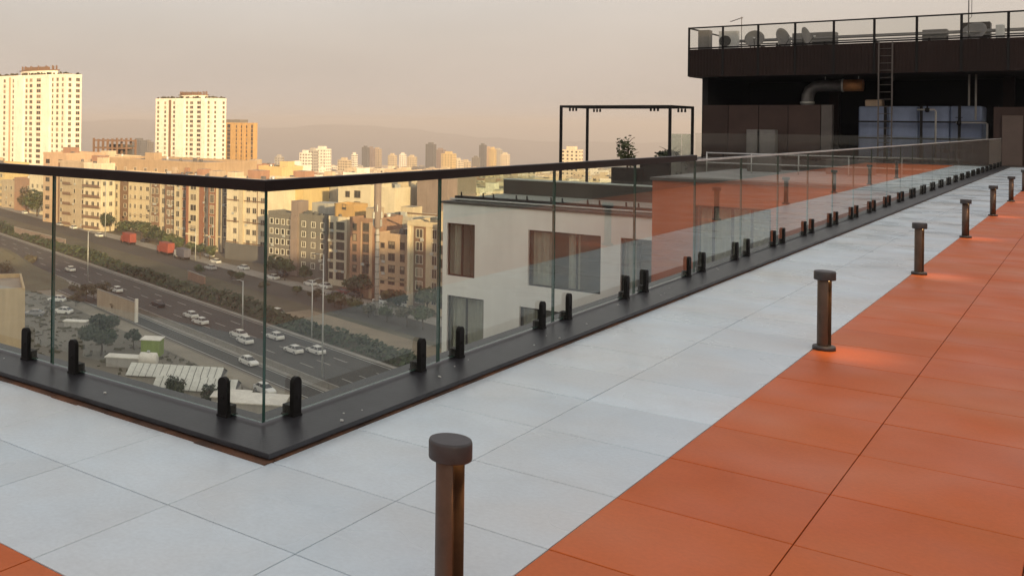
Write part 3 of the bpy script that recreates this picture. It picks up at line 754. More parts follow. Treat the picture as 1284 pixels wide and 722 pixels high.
# ventilation duct
Y = PHY+2.6; xa = Xat(1012, Y); zt_ = Zat(1012, 108, depth((xa, Y)))
t = thing('air_duct', 'grey elbow air duct hanging under the penthouse roof band', 'duct', (xa, Y, 0))
b = MB(); b.tube([(0, 0, 1.0), (0, 0, zt_-0.75), (0.02, 0, zt_-0.45), (0.12, 0, zt_-0.2), (0.32, 0, zt_-0.05), (0.6, 0, zt_), (1.45, 0, zt_)], 0.26, 16); b.build('pipe', M['duct'], t)
b = MB(); b.tube([(0, 0, zt_-0.82), (0, 0, zt_-0.72)], 0.30, 16); b.build('flange', M['pale_metal'], t)
b = MB(); b.tube([(1.38, 0, zt_), (1.45, 0, zt_)], 0.30, 16); b.build('flange', M['pale_metal'], t)
b = MB(); b.tube([(1.451, 0, zt_), (2.2, 0, zt_)], 0.27, 16); b.build('pipe_end', mat('sun_tinted_duct', (0.50, 0.24, 0.10), 0.45, metal=0.3, vary=0.3, scale=3), t)  # orange of low sunlight painted onto this end of the grey duct
b = MB()
for x in (0.7, 2.0): b.box(x, x+0.03, -0.015, 0.015, zt_+0.2, zb+0.018)
b.build('hanger', M['pale_metal'], t)
# water tank and its steel frame
Y = 50.2; xa, xb = Xat(1076, Y), Xat(1232, Y); zt_ = Zat(1150, 133, depth((Xat(1150, Y), Y)))
t = thing('water_tank', 'long blue water tank behind pipes under the penthouse roof', 'tank', (xa, Y, -0.012)); L = xb-xa
n = 4
for k in range(n):
    b = MB(); b.box(k*L/n+0.008, (k+1)*L/n-0.008, 0, 1.9, 0.1, zt_); b.build('tank_section', M['tank_blue'], t, bevel=0.07)
b = MB(); b.box(0.2, 0.85, 0.3, 1.0, zt_-0.01, zt_+0.3); b.build('hatch_lid', M['cream_lid'], t, bevel=0.06)
b = MB(); b.box(0.05, L-0.05, 0.05, 1.85, 0, 0.1); b.build('plinth', M['coping'], t)
t2 = thing('tank_frame', 'black steel post and rail frame in front of the blue tank', 'frame', (xa, Y-0.35, -0.012))
for x in (1110, 1155, 1203, 1250):
    xx = Xat(x, Y-0.35)-xa; b = MB(); b.box(xx-0.05, xx+0.05, -0.05, 0.05, 0, zt_+0.03); b.build('post', M['black_metal'], t2)
for z in (zt_-0.68, zt_-1.40):
    b = MB(); b.box(0, Xat(1250, Y-0.35)-xa, -0.02, 0.02, z-0.035, z+0.035); b.build('rail', M['black_metal'], t2)
t3 = thing('pipe_set', 'white water pipes with black valves before the blue tank', 'pipes', (xa, Y-0.5, -0.012))
for pts in ([(2.25, 0, zt_-0.16), (2.85, 0, zt_-0.16), (2.9, 0, zt_-0.22), (2.9, 0, 0.02)], [(2.9, 0, 0.55), (4.6, 0, 0.55), (4.65, 0, 0.6), (4.65, 0, zt_-0.75), (4.6, 0, zt_-0.7), (3.6, 0, zt_-0.7)], [(4.25, 0.12, zt_-0.6), (4.25, 0.12, zb)], [(4.02, 0.12, zt_), (4.02, 0.12, zb)]):
    b = MB(); b.tube(pts, 0.035, 8); b.build('pipe', M['pipe_white'], t3)
for (x, z) in ((2.6, zt_-0.16), (3.25, 0.55), (4.2, 0.55), (3.7, zt_-0.7)):
    b = MB(); b.lathe([(0.05, z-0.11), (0.085, z-0.06), (0.085, z+0.06), (0.03, z+0.09), (0.03, z+0.2), (0.13, z+0.205), (0.13, z+0.23)], x, 0, 12); b.build('valve', M['black_metal'], t3)
# ladder
Y = PHY-0.12; xa = Xat(1101, Y); wd = Xat(1118, Y)-xa; zl = Zat(1109, 53, depth((xa, Y)))
t = thing('roof_ladder', 'slim steel ladder up the dark roof band', 'ladder', (xa, Y, -0.012))
for x in (0, wd):
    b = MB(); b.box(x-0.025, x+0.025, -0.03, 0.02, 0, zl); b.build('rail', M['coping'], t)
for k in range(16):
    z = 0.25+k*0.3
    if z < zl-0.05:
        b = MB(); b.tube([(0.02, 0, z), (wd-0.02, 0, z)], 0.014, 6); b.build('rung', M['coping'], t)
# roof things: dishes, air conditioner, aerial, boxes
RZ = zp-0.15
def roof_at(x, Y): return (Xat(x, Y), Y, RZ)
def dish(x, Y, r, az, label, el=25, zoff=0.75):
    t = thing('satellite_dish', label, 'dish', roof_at(x, Y), math.radians(az), 'satellite dishes on the penthouse roof')
    b = MB(); i0 = 0; nr, na = 5, 20
    for j in range(nr+1):
        rr = r*j/nr
        for k in range(na):
            a = 2*math.pi*k/na; b.v.append((rr*math.cos(a), -0.25*(rr/r)**2*r, rr*math.sin(a)))
    for j in range(nr):
        for k in range(na):
            a = j*na+k; c = j*na+(k+1) % na
            b.f.append((a, c, c+na, a+na)); b.m.append(0); b.sm.append(True)
    b.xform(Matrix.Translation((0, 0, zoff)) @ Matrix.Rotation(math.radians(-el), 4, 'X'))
    o = b.build('reflector', M['grey_box'], t); sdm = o.modifiers.new('thick', 'SOLIDIFY'); sdm.thickness = 0.02
    b = MB(); b.tube([(0, 0.05, 0), (0, 0.05, zoff)], 0.03, 8); b.build('mast', M['black_metal'], t)
    b = MB(); b.tube([(0, -0.2*r, zoff-r*0.9), (0, -r*0.9, zoff+0.05)], 0.015, 6); b.build('feed_arm', M['black_metal'], t)
    b = MB(); b.lathe([(0.04, zoff+0.0), (0.05, zoff+0.08)], 0, -r*0.9, 8); b.build('feed_horn', M['pale_metal'], t)
dish(945, 49.0, 0.42, 10, 'round grey satellite dish facing the terrace, beside the air conditioner', 20, 0.62)
dish(978, 49.2, 0.50, 68, 'dark satellite dish seen half edge-on between two railing posts', 15, 0.6)
dish(1007, 49.2, 0.48, 80, 'dark satellite dish turned edge-on next to the low roof box', 15, 0.62)
dish(1221, 50.0, 0.50, -25, 'pale satellite dish in front of the dark roof housing', 30, 0.55)
def roof_box(name, x0, x1, ytop, Y, dep, m, label, cat, fan=False):
    X0, X1 = Xat(x0, Y), Xat(x1, Y); D = depth(((X0+X1)/2, Y)); h = Zat((x0+x1)/2, ytop, D)-RZ
    t = thing(name, label, cat, (X0, Y, RZ))
    b = MB(); b.box(0, X1-X0, 0, dep, 0.08, h); b.build('casing', m, t, bevel=0.02)
    b = MB(); b.box(0.04, X1-X0-0.04, 0.04, dep-0.04, 0, 0.08); b.build('feet', M['black_metal'], t)
    if fan:
        b = MB(); b.tube([((X1-X0)*0.35, -0.001, h*0.55), ((X1-X0)*0.35, -0.03, h*0.55)], min(0.26, h*0.36), 18); b.build('fan_grille', M['black_metal'], t)
    return t
roof_box('air_conditioner', 900, 923, 39, 48.6, 0.4, M['pale_metal'], 'grey air conditioner with a round fan at the left end of the penthouse roof', 'air conditioner', True)
roof_box('roof_cabinet', 874, 888, 38, 48.7, 0.5, M['grey_box'], 'narrow grey roof cabinet at the corner of the penthouse roof', 'cabinet')
roof_box('roof_housing', 1203, 1240, 28, 51.0, 0.8, M['dark_panel'], 'dark roof housing behind the pale satellite dish', 'housing')
roof_box('cooling_unit', 992, 1046, 41, 50.2, 0.7, M['grey_box'], 'long low grey roof box behind the edge-on dishes', 'air conditioner')
roof_box('vent_cap', 1247, 1258, 31, 49.6, 0.4, M['pale_metal'], 'small pale vent box on the penthouse roof', 'vent')
roof_box('tarp_bundle', 1155, 1186, 37, 50.0, 0.6, M['grey_box'], 'low flat grey box on the roof between two railing posts', 'box')
t = thing('roof_pipe_run', 'low run of dark pipes on short stands across the penthouse roof', 'pipes', (PHX0+0.8, 49.9, RZ))
for (yy, zz, r_) in ((0, 0.62, 0.05), (0.25, 0.5, 0.035), (0.4, 0.72, 0.03)):
    b = MB(); b.tube([(0, yy, zz), (14.6, yy, zz)], r_, 7); b.build('pipe', M['grey_box'], t)
for k in range(8):
    b = MB(); b.box(0.4+k*1.95, 0.48+k*1.95, -0.1, 0.5, 0, 0.44); b.build('stand', M['black_metal'], t)
t = thing('tv_aerial', 'thin television aerial rising above the air conditioner', 'aerial', roof_at(928.5, 49.4))
b = MB(); b.tube([(0, 0, 0), (0, 0, 1.75)], 0.018, 6); b.build('mast', M['grey_box'], t)
b = MB(); b.tube([(-0.5, 0, 1.55), (0.06, 0, 1.72)], 0.015, 6)
for k in range(5): b.tube([(-0.45+k*0.11, -0.18, 1.565+k*0.033), (-0.45+k*0.11, 0.18, 1.565+k*0.033)], 0.01, 5)
b.build('yagi_boom', M['grey_box'], t)
t = thing('whip_mast', 'slim whip mast on the penthouse railing', 'mast', roof_at(1213, 48.2))
b = MB(); b.tube([(0, 0, 0), (0, 0, 2.6)], [0.03, 0.015], 6); b.build('pole', M['grey_box'], t)
b = MB(); b.tube([(0.0, 0, 1.0), (0.1, 0, 1.1), (0.1, 0, 2.0)], 0.012, 6); b.build('side_arm', M['grey_box'], t)

# ------------------------------------------------------------------ city buildings
WALLS = {}
def wall(key, c, **k):
    if key not in WALLS:
        WALLS[key] = mat('wall_'+key, c, 0.85, vary=k.pop('vary', 0.10), scale=0.25, streak=0.14, **k)
    return WALLS[key]
wall('cream', (0.56, 0.47, 0.34)); wall('pale', (0.66, 0.58, 0.45)); wall('beige', (0.43, 0.35, 0.26)); wall('tan', (0.40, 0.30, 0.20))
wall('brown', (0.20, 0.125, 0.085)); wall('rust', (0.27, 0.12, 0.075)); wall('grey', (0.19, 0.175, 0.16)); wall('light_grey', (0.42, 0.40, 0.37))
wall('peach', (0.50, 0.36, 0.25)); wall('white', (0.80, 0.76, 0.68)); wall('yellow', (0.60, 0.46, 0.24)); wall('slate', (0.12, 0.12, 0.125)); wall('brick', (0.33, 0.20, 0.14))
wall('ochre', (0.50, 0.32, 0.14)); wall('mauve', (0.27, 0.21, 0.19))
M['city_glass'] = mat('city_glass', (0.07, 0.062, 0.055), 0.25, vary=0.4, scale=0.4, rand=0.4, spec=0.5)
M['city_blind'] = mat('city_blind', (0.24, 0.20, 0.15), 0.5, vary=0.3, scale=0.4, rand=0.3)
M['city_frame'] = mat('city_frame', (0.50, 0.45, 0.37), 0.7)
M['city_frame_white'] = mat('city_frame_white', (0.66, 0.63, 0.57), 0.7)
M['city_frame_dark'] = mat('city_frame_dark', (0.12, 0.09, 0.07), 0.7)
M['roof_felt'] = mat('roof_felt', (0.33, 0.28, 0.22), 0.95, vary=0.25, scale=0.2)
WM = {}
def window_mesh(wd, ht, fm, blind=0):
    k = (round(wd, 2), round(ht, 2), fm, blind)
    if k not in WM:
        b = MB(); f = 0.14; h = wd/2
        b.box(-h-f, h+f, -0.14, 0.02, -f, 0, 0); b.box(-h-f, h+f, -0.14, 0.02, ht, ht+f, 0)
        b.box(-h-f, -h, -0.13, 0.02, 0, ht, 0); b.box(h, h+f, -0.13, 0.02, 0, ht, 0)
        zb_ = ht*(1-(0, 1.0, 0.45)[blind])
        if zb_ > 0.05: b.quad((-h, -0.03, 0), (h, -0.03, 0), (h, -0.03, zb_), (-h, -0.03, zb_), 1)
        if blind: b.quad((-h, -0.03, zb_), (h, -0.03, zb_), (h, -0.03, ht), (-h, -0.03, ht), 2)
        if wd > 1.0: b.box(-0.05, 0.05, -0.08, -0.031, 0, ht, 0)
        WM[k] = b.mesh('window', [M[fm], M['city_glass'], M['city_blind']])
    return WM[k]

def building(name, label, x0, x1, yt, yb=None, D=None, dep=14, wl='cream', floors=5, cols=(), side=(), fh=None, z0=None, strips=(), bands=(), balconies=(),
             hut=True, group=None, cat='building', fm='city_frame', wh=1.5, rz=0.0, xs=None, seed=0, podium=None, roofm='roof_felt', tanks=5):
    r = random.Random(seed+int(x0*7+x1))
    R = PZ(x1, yb, GZ) if yb is not None else PD(x1, D)
    R.z = ground_z(R) if yb is None else GZ
    Y = R.y; X0 = Xat(x0, Y); W = R.x-X0; Dp = depth(R)
    H = Zat(x1, yt, Dp)-R.z
    if xs is not None: dep = max(4, Yat(xs, R.x)-Y)
    t = thing(name, label, cat, (X0, Y, R.z), rz, group)
    b = MB(); b.box(0, W, 0, dep, -3, H, 0, 1); b.build('wall', [WALLS[wl], M[roofm]], t)
    pz = 0.9
    b = MB(); b.box(-0.08, W+0.08, -0.08, 0.2, H+0.001, H+pz); b.box(-0.08, W+0.08, dep-0.2, dep+0.08, H+0.001, H+pz)
    b.box(-0.08, 0.2, 0.201, dep-0.201, H+0.001, H+pz); b.box(W-0.2, W+0.08, 0.201, dep-0.201, H+0.001, H+pz)
    b.build('parapet', WALLS[wl], t)
    if z0 is None: z0 = 1.2
    if fh is None: fh = (H-z0-0.3)/floors
    for (u0, u1, wk, pr) in strips:
        b = MB(); b.box(u0*W, u1*W, -pr, -0.001, 0.2 if podium is None else podium+0.01, H-0.02); b.build('facade_strip', WALLS[wk], t)
    for (zz, wk, th_) in bands:
        b = MB(); b.box(-0.1, W+0.1, -0.22, -0.002, zz-th_/2, zz+th_/2); b.build('string_course', WALLS[wk], t)
    if podium is not None:
        b = MB(); b.box(-0.3, W+0.3, -0.4, -0.001, 0, podium); b.build('podium', WALLS['slate'], t)
    for j in range(floors):
        z = z0+j*fh+0.55
        for c in cols:
            u, wd = c[0], c[1]; ht = c[2] if len(c) > 2 else wh; pr = c[3] if len(c) > 3 else 0.0
            link('window', window_mesh(wd, ht, fm, r.choice((0, 0, 0, 0, 1, 2))), t, (u*W, -pr-0.003, z))
        for c in side:
            link('window', window_mesh(c[1], wh, fm), t, (W+0.003, c[0]*dep, z), math.pi/2)
        for (u0, u1) in balconies:
            b = MB(); b.box(u0*W, u1*W, -0.9, -0.002, z-0.75, z-0.6); b.box(u0*W, u1*W, -0.9, -0.84, z-0.6, z+0.25)
            b.build('balcony', WALLS['brown'], t)
    if len(cols) > 1:
        for k in range(r.randint(3, 6)):
            c = r.choice(cols); j = r.randrange(floors); pr = c[3] if len(c) > 3 else 0.0
            xx = c[0]*W+c[1]*0.5*r.choice((-1, 1)); zz = z0+j*fh+0.1
            b = MB(); b.box(xx-0.42, xx+0.42, -pr-0.42, -pr-0.16, zz-0.3, zz+0.28); b.build('air_conditioner', M['pale_metal'], t)
    if hut:
        hw = min(W*0.35, 5); hx = r.uniform(0.1, 0.55)*W; hy = r.uniform(0.35, 0.5)*dep
        b = MB(); b.box(hx, hx+hw, hy, hy+min(4.5, dep*0.45), H-0.01, H+2.9, 0, 1); b.build('roof_hut', [WALLS[r.choice(['cream', 'beige', 'brick', wl])], M['roof_felt']], t)
    for k in range(tanks):
        tx, ty = r.uniform(0.1, 0.9)*W, r.uniform(0.25, 0.85)*dep
        b = MB(); (b.lathe([(0.55, H), (0.55, H+1.3), (0.2, H+1.45)], tx, ty, 9) if k % 2 else b.box(tx-0.7, tx+0.7, ty-0.5, ty+0.5, H, H+r.uniform(0.7, 1.8))); b.build('roof_tank', r.choice([M['pale_metal'], M['grey_box'], WALLS['slate']]), t)
    return t, W, H, dep

# --- the street front beyond the side road
building('low_house', 'small beige house with two windows at the left end of the street', 3, 19, 229, yb=262, dep=16, wl='beige', floors=3, cols=((0.35, 1.2), (0.72, 1.2)), hut=False)
building('low_house', 'brown brick house between a beige house and a cream one', 19, 38, 226.5, yb=266, dep=16, wl='brick', floors=3, cols=((0.88, 1.2),))
building('low_house', 'cream house with a row of three dark windows and trees in front', 38, 57, 223, yb=270, dep=15, wl='pale', floors=3, cols=((0.2, 1.3), (0.5, 1.3), (0.8, 1.3)), xs=63.5)
building('apartment_block', 'yellow apartment block behind the small beige house', -30, 5, 207, yb=259, dep=14, wl='yellow', floors=6, cols=((0.9, 1.3), (0.6, 1.3), (0.3, 1.3)))
building('apartment_block', 'grey beige apartment block with short dark balconies beside the trees', 74, 106, 206, yb=287, dep=20, wl='beige', floors=6, cols=((0.12, 1.3), (0.62, 1.0), (0.92, 1.0)), balconies=((0.22, 0.52),), strips=((0.0, 0.06, 'brown', 0.12),), seed=3)
building('apartment_block', 'pale yellow corner apartment block with long dark balconies', 106, 126, 208, yb=291, wl='pale', floors=6, cols=((0.2, 1.6), (0.55, 1.6), (0.85, 1.0)), balconies=((0.0, 1.0),), xs=145, side=((0.25, 1.4), (0.7, 1.4)))
building('apartment_block', 'narrow white apartment block with a brown strip', 143.5, 162, 218, yb=288, dep=18, wl='pale', floors=6, cols=((0.2, 1.1, 2.0), (0.75, 1.4, 1.4, 0.14)), strips=((0.42, 1.0, 'brown', 0.13),))
building('apartment_block', 'wide cream apartment block with many paired windows', 162, 190, 218, yb=292, dep=18, wl='cream', floors=6, cols=((0.1, 1.1), (0.3, 1.1), (0.55, 1.3), (0.82, 1.5)), bands=((6, 'beige', 0.3), (12, 'beige', 0.3)))
building('apartment_block', 'cream apartment block with a tall brown glass bay', 190, 208, 221, yb=297, dep=18, wl='cream', floors=6, cols=((0.82, 1.2, 1.9), (0.2, 1.1, 1.9, 0.26), (0.45, 1.1, 1.9, 0.26)), strips=((0.08, 0.58, 'brown', 0.25),))
building('apartment_block', 'brown apartment block with pale paired windows', 208, 219.5, 222, yb=300, dep=18, wl='brown', floors=6, cols=((0.35, 1.2), (0.75, 1.2)), fm='city_frame_white')
building('apartment_block', 'cream apartment block with one column of dark windows', 219.5, 235, 224, yb=304, dep=18, wl='cream', floors=6, cols=((0.28, 1.5, 1.9), (0.75, 1.2, 2.4, 0.2)), strips=((0.6, 0.92, 'rust', 0.19),))
building('apartment_block', 'yellow corner block with wide dark windows and red brown piers', 235, 260, 227, yb=312, dep=18, wl='cream', floors=6, cols=((0.33, 2.6, 1.9), (0.9, 0.6, 1.5, 0.26)), strips=((0.0, 0.1, 'rust', 0.2), (0.62, 0.84, 'rust', 0.25),), bands=((4.2, 'pale', 0.5),))
building('apartment_block', 'dark brown glazed block with tall vertical window bays', 260, 285, 229, yb=318, dep=16, wl='slate', floors=6, cols=((0.3, 1.6, 2.5, 0.31), (0.88, 1.0, 2.5)), strips=((0.12, 0.48, 'rust', 0.3), (0.48, 0.56, 'cream', 0.4), (0.72, 0.78, 'cream', 0.4)), bands=((5.0, 'cream', 0.4),))
building('apartment_block', 'cream block with dark floor bands on a black ground storey', 285.5, 334, 229, yb=331, dep=16, wl='pale', floors=6, z0=4.2, podium=5.0, cols=((0.22, 1.3), (0.55, 1.4), (0.70, 1.4), (0.9, 1.4)), strips=((0.34, 0.44, 'cream', 0.5), (0.76, 0.775, 'brown', 0.1)), bands=((5.3, 'brown', 0.3), (11.6, 'brown', 0.3), (18.0, 'brown', 0.3)), fm='city_frame')
g_, W_, H_, d_ = building('stone_hall', 'dark grey stone block with small white framed windows', 338, 409, 275, yb=352, wl='grey', floors=5, z0=2.2, cols=((0.06, 1.0), (0.16, 1.0), (0.26, 1.0), (0.36, 1.0), (0.62, 1.1), (0.78, 1.1), (0.93, 1.0)), fm='city_frame_white', wh=1.35, strips=((0.42, 0.54, 'mauve', 0.8),), xs=413.5, bands=(), hut=False)
b = MB(); b.box(W_*0.42, W_*0.54, -0.5, 4, H_+0.01, H_+4.2); b.build('stair_tower', WALLS['mauve'], g_)
b = MB(); b.box(W_*0.56, W_*0.84, 5, 11, H_+0.01, H_+3.6); b.build('roof_storey', WALLS['light_grey'], g_)
building('apartment_block', 'cream block with slanted dark window bays beside the grey stone hall', 414, 434, 277, yb=360, dep=12, wl='pale', floors=6, cols=((0.15, 0.9), (0.65, 2.2, 1.7)), fm='city_frame_dark', xs=440)
building('apartment_block', 'orange brown block with deep red balcony openings', 440.5, 466, 279, yb=375, dep=13, wl='brick', floors=6, cols=((0.22, 0.9), (0.72, 1.5, 1.8)), fm='city_frame_dark', bands=((4.0, 'brown', 0.3),), z0=3.0, strips=((0.5, 0.55, 'peach', 0.25), (0.88, 1.0, 'peach', 0.2)))
building('apartment_block', 'peach apartment block with small square windows near the tall mast', 475, 513, 300, yb=383, dep=13, wl='peach', floors=5, cols=((0.17, 0.8, 1.0), (0.45, 1.5), (0.78, 0.9)), fm='city_frame_dark', bands=((5.2, 'tan', 0.4),), z0=1.0)
building('apartment_block', 'ornate cream block with a deep cornice and framed bays', 513, 551, 285, yb=393, dep=14, wl='cream', floors=6, cols=((0.38, 1.6, 1.8, 0.16), (0.83, 1.1, 1.9)), strips=((0.2, 0.56, 'brown', 0.15), (0.0, 0.08, 'pale', 0.2)), bands=((21.5, 'brown', 0.35), (19.0, 'cream', 0.5)))
building('apartment_block', 'cream block with narrow windows beside the ornate cornice block', 552, 600, 290, yb=404, dep=14, wl='cream', floors=6, cols=((0.1, 1.0, 1.7), (0.3, 1.2), (0.6, 1.2), (0.85, 1.2)), fm='city_frame_dark')
# --- second row seen over the first
building('apartment_block', 'deep yellow block above the grey stone hall', 337, 381, 229, D=292, dep=16, wl='yellow', floors=7, cols=((0.5, 1.8, 2.0),), strips=((0.34, 0.56, 'ochre', 0.15),))
building('apartment_block', 'light grey block with two wide dark windows over the stone hall', 396, 424, 228, D=300, dep=14, wl='light_grey', floors=8, cols=((0.08, 1.2), (0.55, 2.0)), fm='city_frame_dark', xs=428)
building('apartment_block', 'tall pale block with a small window beside the orange roof box', 425, 466, 236, D=272, dep=14, wl='pale', floors=7, cols=((0.3, 1.2), (0.6, 1.8, 1.8)), fm='city_frame_dark')
building('roof_box_house', 'orange roof house with a round dark vent', 421, 445, 261, D=246, dep=6, wl='ochre', floors=1, hut=False, tanks=0, z0=19.0, fh=3, cols=((0.5, 1.0, 1.2),), fm='city_frame_dark')
building('apartment_block', 'bright pale gable wall right of the tall mast', 477, 496, 240, D=268, dep=16, wl='pale', floors=6, cols=())
building('apartment_block', 'orange block with a blue grey neighbour behind the pale gable', 496, 508, 243, D=300, dep=14, wl='peach', floors=7, cols=((0.4, 1.6),), fm='city_frame_dark')
building('apartment_block', 'blue grey glazed block between orange and brown neighbours', 508, 522, 243, D=290, dep=14, wl='slate', floors=7, cols=((0.5, 2.4, 2.0),))
building('apartment_block', 'blank tall mauve brown block beside the glass joint', 524, 562, 229, D=262, dep=16, wl='mauve', floors=6, cols=())
building('apartment_block', 'grey green low block with a blank side wall', 474, 517, 277, D=238, dep=12, wl='light_grey', floors=4, cols=())
building('flat_roof_hall', 'long tan flat roofed block showing above the rail below the towers', 128, 258, 207, D=345, dep=28, wl='tan', floors=6, cols=tuple((0.05+0.1*k, 1.3) for k in range(10)))
building('apartment_block', 'beige block with brown gable huts in front of the left tower', 55, 84, 195, D=385, dep=20, wl='peach', floors=7, cols=((0.2, 2.2), (0.75, 2.2)), fm='city_frame_dark')
building('apartment_block', 'cream block with a sloping roof between tower and steel frame', 84, 128, 199, D=400, dep=22, wl='cream', floors=7, cols=((0.3, 1.4), (0.5, 1.4), (0.75, 1.4)))
building('apartment_block', 'white block with a grid of small windows near the rail corner', 354, 366, 211, D=420, dep=14, wl='white', floors=8, cols=((0.2, 1.2), (0.5, 1.2), (0.8, 1.2)))
building('apartment_block', 'bright yellow blank block near the rail corner', 325, 354, 212, D=400, dep=14, wl='yellow', floors=6, cols=())
building('apartment_block', 'brown roofed block under the orange hotel', 297, 320, 209, D=430, dep=14, wl='brick', floors=6, cols=((0.3, 1.2), (0.7, 1.2)))

# --- towers
def tower(name, label, x0, x1, xs, yt, D, wl, floors, cols, side, bays, crown, wh=1.5, seedv=0, fm='city_frame'):
    t, W, H, dep = building(name, label, x0, x1, yt, D=D, wl=wl, floors=floors, cols=cols, side=side, xs=xs, wh=wh, hut=False, tanks=0, fm=fm, z0=1.0, cat='tower')
    for (u0, u1, pr, wk) in bays:
        b = MB(); b.box(u0*W, u1*W, -pr, -0.001, 0, H+(0.5 if pr > 0.4 else 0)); b.build('bay', WALLS[wk], t)
    r = random.Random(int(x0)+99)
    if crown:
        b = MB(); b.prism([(W*0.58+W*0.24*math.cos(2*math.pi*k/14), dep*0.4+dep*0.34*math.sin(2*math.pi*k/14)) for k in range(14)], H, H+crown*0.55); b.build('crown_storey', WALLS[wl], t)
        b = MB(); b.prism([(W*0.58+W*0.26*math.cos(2*math.pi*k/14), dep*0.4+dep*0.36*math.sin(2*math.pi*k/14)) for k in range(14)], H+crown*0.551, H+crown*0.62)
        for k in range(14):
            a = 2*math.pi*k/14; cx_, cy_ = W*0.58+W*0.22*math.cos(a), dep*0.4+dep*0.3*math.sin(a)
            b.box(cx_-0.25, cx_+0.25, cy_-0.25, cy_+0.25, H+crown*0.621, H+crown)
        b.box(W*0.42, W*0.70, dep*0.2, dep*0.5, H+crown*0.621, H+crown*0.9)
        b.build('crown_top', WALLS['brown'], t)
        b = MB()
        for k in range(int(W*1.3)):
            x = r.uniform(0, W); h = r.uniform(0.3, 1.3); b.box(x, x+r.uniform(0.4, 1.4), 0.3, 0.9, H+0.9, H+0.9+h)
        for k in range(int(dep)):
            y = r.uniform(0.5, dep); b.box(W-0.9, W-0.3, y, y+r.uniform(0.4, 1.2), H+0.9, H+0.9+r.uniform(0.3, 1.2))
        o = b.build('roof_plants', M['leaf_dry'], t); o['kind'] = 'stuff'
    return t, W, H
tower('residential_tower', 'tall white residential tower cut by the left edge, beside the steel frame', -12, 82, 102, 95, 467, 'white', 23,
      ((0.2, 1.6), (0.325, 1.5), (0.5, 1.6), (0.56, 2.2), (0.66, 3.2), (0.84, 1.0), (0.90, 1.6), (0.965, 1.2)), ((0.25, 1.6), (0.75, 2.2)),
      ((0.355, 0.47, 1.2, 'white'), (0.72, 0.815, 1.2, 'white'), (0.265, 0.285, 0.3, 'peach')), 5.5)
tower('residential_tower', 'white residential tower with a round crown in front of the orange hotel', 195, 266, 283.5, 125, 562, 'white', 21,
      ((0.05, 1.5), (0.18, 1.5), (0.34, 1.5), (0.57, 1.4), (0.65, 2.4), (0.78, 3.2), (0.94, 1.4)), ((0.2, 1.4), (0.8, 1.6)),
      ((0.385, 0.53, 1.3, 'white'), (0.83, 0.90, 1.2, 'white'), (0.245, 0.285, 0.2, 'brown')), 5.0)
t, W, H = tower('hotel_tower', 'orange brown hotel tower with dark side balconies behind the white tower', 283, 318, 320.5, 156, 640, 'ochre', 17,
      ((0.12, 2.6, 2.2), (0.40, 0.8), (0.58, 0.8), (0.76, 0.8), (0.95, 1.2, 2.0)), (), ((0.44, 0.54, 0.8, 'ochre'), (0.62, 0.72, 0.8, 'ochre')), 0, fm='city_frame_dark')
b = MB(); b.box(-2, W*0.45, 2, 10, H+0.95, H+3.0); b.build('roof_sign', WALLS['grey'], t)

# --- steel frame under construction
R = PD(147, 470); R.z = ground_z(R); X0 = Xat(118, R.y); W = R.x-X0; H = Zat(147, 176, depth(R))-R.z
t = thing('steel_frame', 'rust brown steel frame of an unfinished building beside the white tower', 'building', (X0, R.y, R.z))
nf = int(H/3.3)
for k in range(nf+1):
    b = MB(); b.box(0, W, 0, 12, k*H/nf-0.7, k*H/nf); b.build('floor_slab', WALLS['brown'], t)
for i in range(6):
    for j in range(3):
        x, y = i*W/5, j*6
        b = MB(); b.box(x-0.4, x+0.4, y-0.4, y+0.4, 0, H+random.uniform(0, 1.0)); b.build('column', WALLS['brown'], t)
b = MB(); b.box(0, W, 10, 10.3, 0, H*0.93); b.build('core_wall', WALLS['slate'], t)

